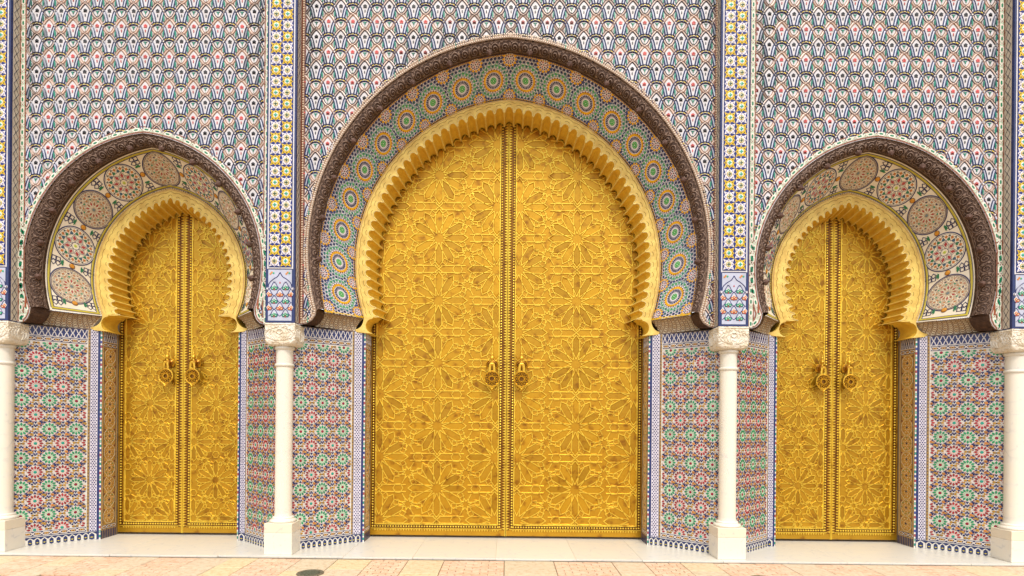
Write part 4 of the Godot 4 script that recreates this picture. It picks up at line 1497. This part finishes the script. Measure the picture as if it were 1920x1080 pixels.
# one leaf; sg: -1 hangs left of the seam
func leaf(label: String, xc: float, sg: float, hw: float, height: float, great: bool) -> void:
	var root := thing("door_leaf", label, "door", Vector3(xc, 0, 0), "gilded brass door leaves")
	var rng := RandomNumberGenerator.new()
	rng.seed = 100 + int(xc * 10) + int(sg)
	var gold := C("cf9a24" if great else "c49520", 0.84)
	var deep := C("a8681c", 0.8)
	var bright := C("f8d852", 0.92)
	var pen := Pen.new()
	var x0 := 0.004 if sg > 0 else -hw
	var x1 := hw if sg > 0 else -0.004
	pen.box(Vector3(x0, 0.028, -0.09), Vector3(x1, height, 0.0), gold, 0.004)
	put("plate", pen.mesh(), brass, root)
	var s := Flat.new()
	s.o = Vector3(0, 0, 0.0005)
	var ins := 0.098     # width of the studded border at the seam
	var outs := 0.066 if great else 0.09
	var a := ins if sg > 0 else -hw + outs
	var b := hw - outs if sg > 0 else -ins
	s.lo = Vector2(a, 0.165)
	s.hi = Vector2(b, height - 0.05)
	var k := 0.398 if great else 0.2745
	var list := []
	if great:
		for i in range(0, 3):
			for j in range(-1, 8):
				list.append([Vector2(sg * (0.137 + 0.717 * i), (0.61 if i == 1 else 0.222) + 0.776 * j), 0])
	else:
		for i in range(0, 3):
			for j in range(-1, 6):
				list.append([Vector2(sg * (0.137 + 0.275 * i), (-0.264 if i == 1 else 0.2115) + 0.951 * j), 1])
	for q in list:
		var m: Vector2 = q[0]
		if m.y < -0.3 or m.y > height + 0.2: continue
		pen = Pen.new()
		if great:
			strap_star(pen, s, m, k, PI / 2, [Vector2(0.3585, 0.194), Vector2(-0.3585, 0.194)], [Vector2(0.235, 0.388), Vector2(-0.235, 0.388)], 1.0, rng)
			for o in [-0.0436, 0.0436]:
				for sx in [-1.0, 1.0]:
					var c := clip(m + Vector2(sx * 0.03, 0.388 + o), m + Vector2(sx * 0.33, 0.388 + o), s.lo, s.hi)
					if c.size() == 2: strap(pen, s, c[0], c[1], 0.0155, bright)
					c = clip(m + Vector2(0, 0.388), m + Vector2(sx * 0.05, 0.388 + o), s.lo, s.hi)
					if c.size() == 2: strap(pen, s, c[0], c[1], 0.0155, bright)
		else:
			strap_star(pen, s, m, k, 0, [Vector2(0.275, 0), Vector2(0.1375, 0.2377), Vector2(-0.1375, 0.2377)], [Vector2(0, 0.3175), Vector2(0, -0.3175)], 0.9, rng)
		if pen.v.size() > 0: put("star_panel", pen.mesh(), brass, root)
	# frame round the stars, studs, toothed strip
	pen = Pen.new()
	var foot := s.lo
	s.lo = Vector2(-9, -9)
	s.hi = Vector2(9, 9)
	for q in [[foot, Vector2(b, 0.165)], [Vector2(a, 0.165), Vector2(a, height)], [Vector2(b, 0.165), Vector2(b, height)]]: strap(pen, s, q[0], q[1], 0.02, bright)
	var seam := sg * 0.03
	var hinge := sg * (hw - 0.02)
	strap(pen, s, Vector2(sg * 0.008, 0.03), Vector2(sg * 0.008, height), 0.012, bright)
	poly(pen, s, [Vector2(seam - sg * 0.02, 0.1), Vector2(seam + sg * 0.022, 0.1), Vector2(seam + sg * 0.022, height), Vector2(seam - sg * 0.02, height)], C("8a5a18", 0.8), 0.001)
	var n := roundi(height / 0.0335)
	for i in n:
		var y := 0.12 + 0.0335 * i
		if y > height - 0.05: break
		gem(pen, s, [Vector2(seam - sg * 0.019, y - 0.0155), Vector2(seam + sg * 0.021, y), Vector2(seam - sg * 0.019, y + 0.0155)], bright, 0.014, 0.35)
	n = roundi((absf(b - a) + 0.1) / 0.0335)
	for i in n:
		var x := lerpf(a - 0.02, b + 0.02, (i + 0.5) / n)
		gem(pen, s, [Vector2(x - 0.014, 0.108), Vector2(x, 0.076), Vector2(x + 0.014, 0.108)], bright, 0.012, 0.4)
	strap(pen, s, Vector2(a - 0.05, 0.112), Vector2(b + 0.05, 0.112), 0.01, bright)
	put("toothed_border", pen.mesh(), brass, root)
	pen = Pen.new()
	for x in [sg * 0.074, sg * (hw - 0.042 if not great else hw - 0.033)]:
		poly(pen, s, [Vector2(x - 0.019, 0.12), Vector2(x + 0.019, 0.12), Vector2(x + 0.019, height), Vector2(x - 0.019, height)], C("6a3c14", 0.8), 0.001)
		for i in int((height - 0.2) / 0.0335): stud(pen, s, Vector2(x, 0.14 + 0.0335 * i), bright)
	poly(pen, s, [Vector2(a - 0.03, 0.120), Vector2(b + 0.03, 0.120), Vector2(b + 0.03, 0.156), Vector2(a - 0.03, 0.156)], C("6a3c14", 0.8), 0.0015)
	for i in n: stud(pen, s, Vector2(lerpf(a - 0.02, b + 0.02, (i + 0.5) / n), 0.138), bright)
	put("stud_border", pen.mesh(), brass, root)
	knocker(root, Vector2(sg * (0.181 if great else 0.163), 1.965), great)

func stud(pen: Pen, s: Surf, m: Vector2, col: Color) -> void:
	var r := 0.0125
	var q := ngon(m, r, 7)
	var w := ngon(m, r * 0.6, 7)
	var top := s.at(m, 0.014)
	for i in 7:
		var j := (i + 1) % 7
		pen.quad(s.at(q[i], 0.002), s.at(q[j], 0.002), s.at(w[j], 0.011), s.at(w[i], 0.011), col)
		pen.tri(s.at(w[i], 0.011), s.at(w[j], 0.011), top, col)

func knocker(root: Node3D, m: Vector2, great: bool) -> void:
	var col := C("e6bc40", 0.9)
	var k := Node3D.new()
	k.name = "knocker"
	root.add_child(k, true)
	k.position = Vector3(m.x, m.y, 0)
	k.scale = Vector3(1, 1, 1) * (0.96 if great else 0.9)
	# bracket: boss on the door, arm, two ears
	var pen := Pen.new()
	pen.lathe([[0.0, 0.0], [0.062, 0.0], [0.066, 0.012], [0.05, 0.022], [0.034, 0.034], [0.030, 0.06], [0.038, 0.075], [0.036, 0.1], [0.02, 0.115], [0.0, 0.118]], 18, Vector3(0, 0.185, 0.002), Vector3.BACK, Vector3.RIGHT, C("b98428", 0.86))
	for sg in [-1.0, 1.0]:
		var pts := []
		for i in 10:
			var a := -1.1 + 2.6 * i / 9.0
			pts.append(Vector2(sg * (0.038 + cos(a) * 0.035), 0.185 + sin(a) * 0.05))
		var s := Flat.new()
		s.o = Vector3(0, 0, 0.05)
		ribbon(pen, s, pts, 0.022, col, 0.02)
		s.o = Vector3(0, 0, 0.051)
		s.z = Vector3.FORWARD
		ribbon(pen, s, pts, 0.022, col, 0.02)
	put("bracket", pen.mesh(), brass, k)
	pen = Pen.new()
	pen.lathe([[0.0, 0.0], [0.016, 0.004], [0.012, 0.02], [0.02, 0.034], [0.028, 0.054], [0.022, 0.074], [0.011, 0.086], [0.009, 0.1], [0.013, 0.108], [0.008, 0.118], [0.005, 0.15], [0.0, 0.158]], 14, Vector3(0, 0.215, 0.085), Vector3.UP, Vector3.RIGHT, col)
	put("finial", pen.mesh(), brass, k)
	# pierced plate
	pen = Pen.new()
	for face in [1.0, -1.0]:
		var s := Flat.new()
		s.o = Vector3(0, 0, 0.125)
		s.z = Vector3(0, 0, face)
		var r := 0.1
		var lobe := []
		for i in 72:
			var a := TAU * i / 72
			lobe.append(Vector2.from_angle(a) * (r - 0.006 + 0.004 * absf(sin(a * 10.0))))
		ribbon(pen, s, lobe, 0.017, col, 0.008, true, 0.0)
		ribbon(pen, s, ngon(Vector2.ZERO, 0.033, 20), 0.014, col, 0.009, true, 0.0)
		for i in 12:
			var a := TAU * i / 12
			ribbon(pen, s, [Vector2.from_angle(a) * 0.036, Vector2.from_angle(a + 0.5) * 0.064, Vector2.from_angle(a + 0.26) * 0.093], 0.0075, col, 0.006, false, 0.0)
			ribbon(pen, s, [Vector2.from_angle(a) * 0.036, Vector2.from_angle(a - 0.5) * 0.064, Vector2.from_angle(a - 0.26) * 0.093], 0.0075, col, 0.006, false, 0.0)
		ribbon(pen, s, [Vector2(-0.03, 0.085), Vector2(-0.028, 0.13), Vector2(-0.02, 0.19)], 0.03, col, 0.008, false, 0.0)
		ribbon(pen, s, [Vector2(0.03, 0.085), Vector2(0.028, 0.13), Vector2(0.02, 0.19)], 0.03, col, 0.008, false, 0.0)
		ribbon(pen, s, [Vector2(-0.02, 0.19), Vector2(0.02, 0.19)], 0.03, col, 0.009, false, 0.0)
		ribbon(pen, s, curve([Vector2(-0.035, -0.09), Vector2(-0.012, -0.112), Vector2(0, -0.135), Vector2(0.012, -0.112), Vector2(0.035, -0.09)], 3), 0.02, col, 0.008, false, 0.0)
	put("pierced_plate", pen.mesh(), brass, k)
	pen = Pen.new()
	pen.lathe([[0.0, 0.100], [0.088, 0.100], [0.09, 0.104], [0.088, 0.110], [0.0, 0.110]], 28, Vector3.ZERO, Vector3.BACK, Vector3.RIGHT, C("8a5a18", 0.75))  # added dark disc: its brown paints the shade seen through the piercings
	put("hole_shade_disc", pen.mesh(), brass, k)
	pen = Pen.new()
	pen.lathe([[0.0, 0.0], [0.014, 0.006], [0.018, 0.018], [0.01, 0.034], [0.0, 0.04]], 10, Vector3(0, -0.128, 0.105), Vector3.BACK, Vector3.RIGHT, col)
	put("striker", pen.mesh(), brass, k)

# ---------------------------------------------------------------- ground
func ground() -> void:
	var pen := Pen.new()
	pen.quad(Vector3(-150, -0.05, 150), Vector3(150, -0.05, 150), Vector3(150, -0.05, -150), Vector3(-150, -0.05, -150), C("c9ab84", 0.62))
	var base := put(numbered("ground"), pen.mesh(), stone, self)
	base.set_meta("kind", "structure")
	base.set_meta("label", "pale sandstone square spreading out before the gates")
	pen = Pen.new()
	pen.box(Vector3(-7.5, -0.3, -0.12), Vector3(7.5, -0.004, 1.0), C("d8cfc0"), 0.002)
	var sill := put(numbered("threshold"), pen.mesh(), marble, self)
	sill.set_meta("kind", "structure")
	sill.set_meta("label", "white marble threshold strip along the foot of the gates")
	var rng := RandomNumberGenerator.new()
	rng.seed = 5
	var edges := [-7.4, -5.6, -4.2, -3.05, -1.72, -0.98, -0.1, 0.75, 1.45, 2.3, 3.6, 4.9, 6.1, 7.4]
	for i in edges.size() - 1:
		pen = Pen.new()
		var v := 1.0 - rng.randf() * 0.06
		pen.box(Vector3(edges[i] + 0.0015, -0.02, -0.1), Vector3(edges[i + 1] - 0.0015, 0.0, 1.012 + rng.randf() * 0.02), C("ecebe7", 0.8 * v), 0.002)
		put("marble_slab", pen.mesh(), marble, sill)
	# paving bands that run away from the gates, by turns slabs and bricks
	var pave := thing_structure("pavement", "sandstone pavement of slab and brick bands in front of the gates")
	var xs := [-7.0, -6.6, -6.2, -5.78, -5.4, -5.04, -4.63, -4.36, -3.955, -3.65, -3.23, -2.89, -2.6, -2.15, -1.765, -1.4, -1.02, -0.64, -0.01, 0.51, 1.12, 1.46, 1.84, 2.19, 2.9, 3.25, 3.72, 4.2, 4.66, 5.1, 5.6, 6.1, 6.6, 7.0]
	var bricks := [0, 2, 4, 6, 8, 10, 12, 16, 18, 20, 22, 24, 26, 28, 30, 32]
	var brick_at := {}
	for i in [1, 3, 5, 7, 9, 12, 15, 17, 19, 21, 23, 25, 27, 29, 31]: brick_at[i] = true
	for i in xs.size() - 1:
		var x0: float = xs[i]
		var x1: float = xs[i + 1]
		if brick_at.has(i) and x1 > -5.6 and x0 < 5.6:
			var nx := maxi(1, roundi((x1 - x0) / 0.15))
			var nz := 11
			for r in nz:
				for c in nx + (r % 2):
					var w := (x1 - x0) / nx
					var a := maxf(x0, x0 + w * (c - (0.5 if r % 2 else 0.0)))
					var b := minf(x1, x0 + w * (c + (0.5 if r % 2 else 1.0)))
					if b - a < 0.02: continue
					var z0 := 1.045 + 0.062 * r
					pen = Pen.new()
					var t := rng.randf()
					pen.box(Vector3(a + 0.003, -0.06, z0), Vector3(b - 0.003, -0.018 - rng.randf() * 0.004, z0 + 0.058), C(["e8c6aa", "eccdb2", "e4c0a4", "eac8ae"][int(t * 4) % 4], 0.78), 0.003)
					put("brick", pen.mesh(), stone, pave)
		else:
			var z := 1.045
			var first := 0.22 + rng.randf() * 0.3
			while z < 1.9:
				var d := first if z < 1.05 else 0.5
				pen = Pen.new()
				pen.box(Vector3(x0 + 0.004, -0.06, z), Vector3(x1 - 0.004, -0.017 - rng.randf() * 0.003, z + d - 0.008), C(["e6d0ae", "dfcdb2", "e9d3ac", "e2ceb4"][rng.randi() % 4], 0.78), 0.004)
				put("paving_slab", pen.mesh(), stone, pave)
				z += d

func thing_structure(called: String, label: String) -> Node3D:
	var o := Node3D.new()
	o.name = numbered(called)
	add_child(o)
	o.set_meta("kind", "structure")
	o.set_meta("label", label)
	return o

func drain(label: String, x: float, z: float) -> void:
	var root := thing("drain_cover", label, "drain cover", Vector3(x, -0.018, z), "round drain covers in the pavement")
	var pen := Pen.new()
	var c := C("b0a890", 0.6)
	pen.lathe([[0.128, -0.03], [0.128, 0.003], [0.124, 0.007], [0.1, 0.007], [0.096, 0.003], [0.0, 0.003]], 36, Vector3.ZERO, Vector3.UP, Vector3.RIGHT, c)
	put("rim", pen.mesh(), iron, root)
	pen = Pen.new()
	pen.lathe([[0.093, 0.002], [0.093, 0.006], [0.088, 0.008], [0.0, 0.008]], 36, Vector3.ZERO, Vector3.UP, Vector3.RIGHT, C("8a927c", 0.6))
	for i in 5:
		for k in 12:
			var a := TAU * (k + 0.5 * (i % 2)) / 12
			var p := Vector3(cos(a), 0, sin(a)) * (0.016 * (i + 1))
			pen.box(p + Vector3(-0.003, 0.006, -0.003), p + Vector3(0.003, 0.0105, 0.003), C("989e88", 0.6), 0.001)
	put("lid", pen.mesh(), iron, root)
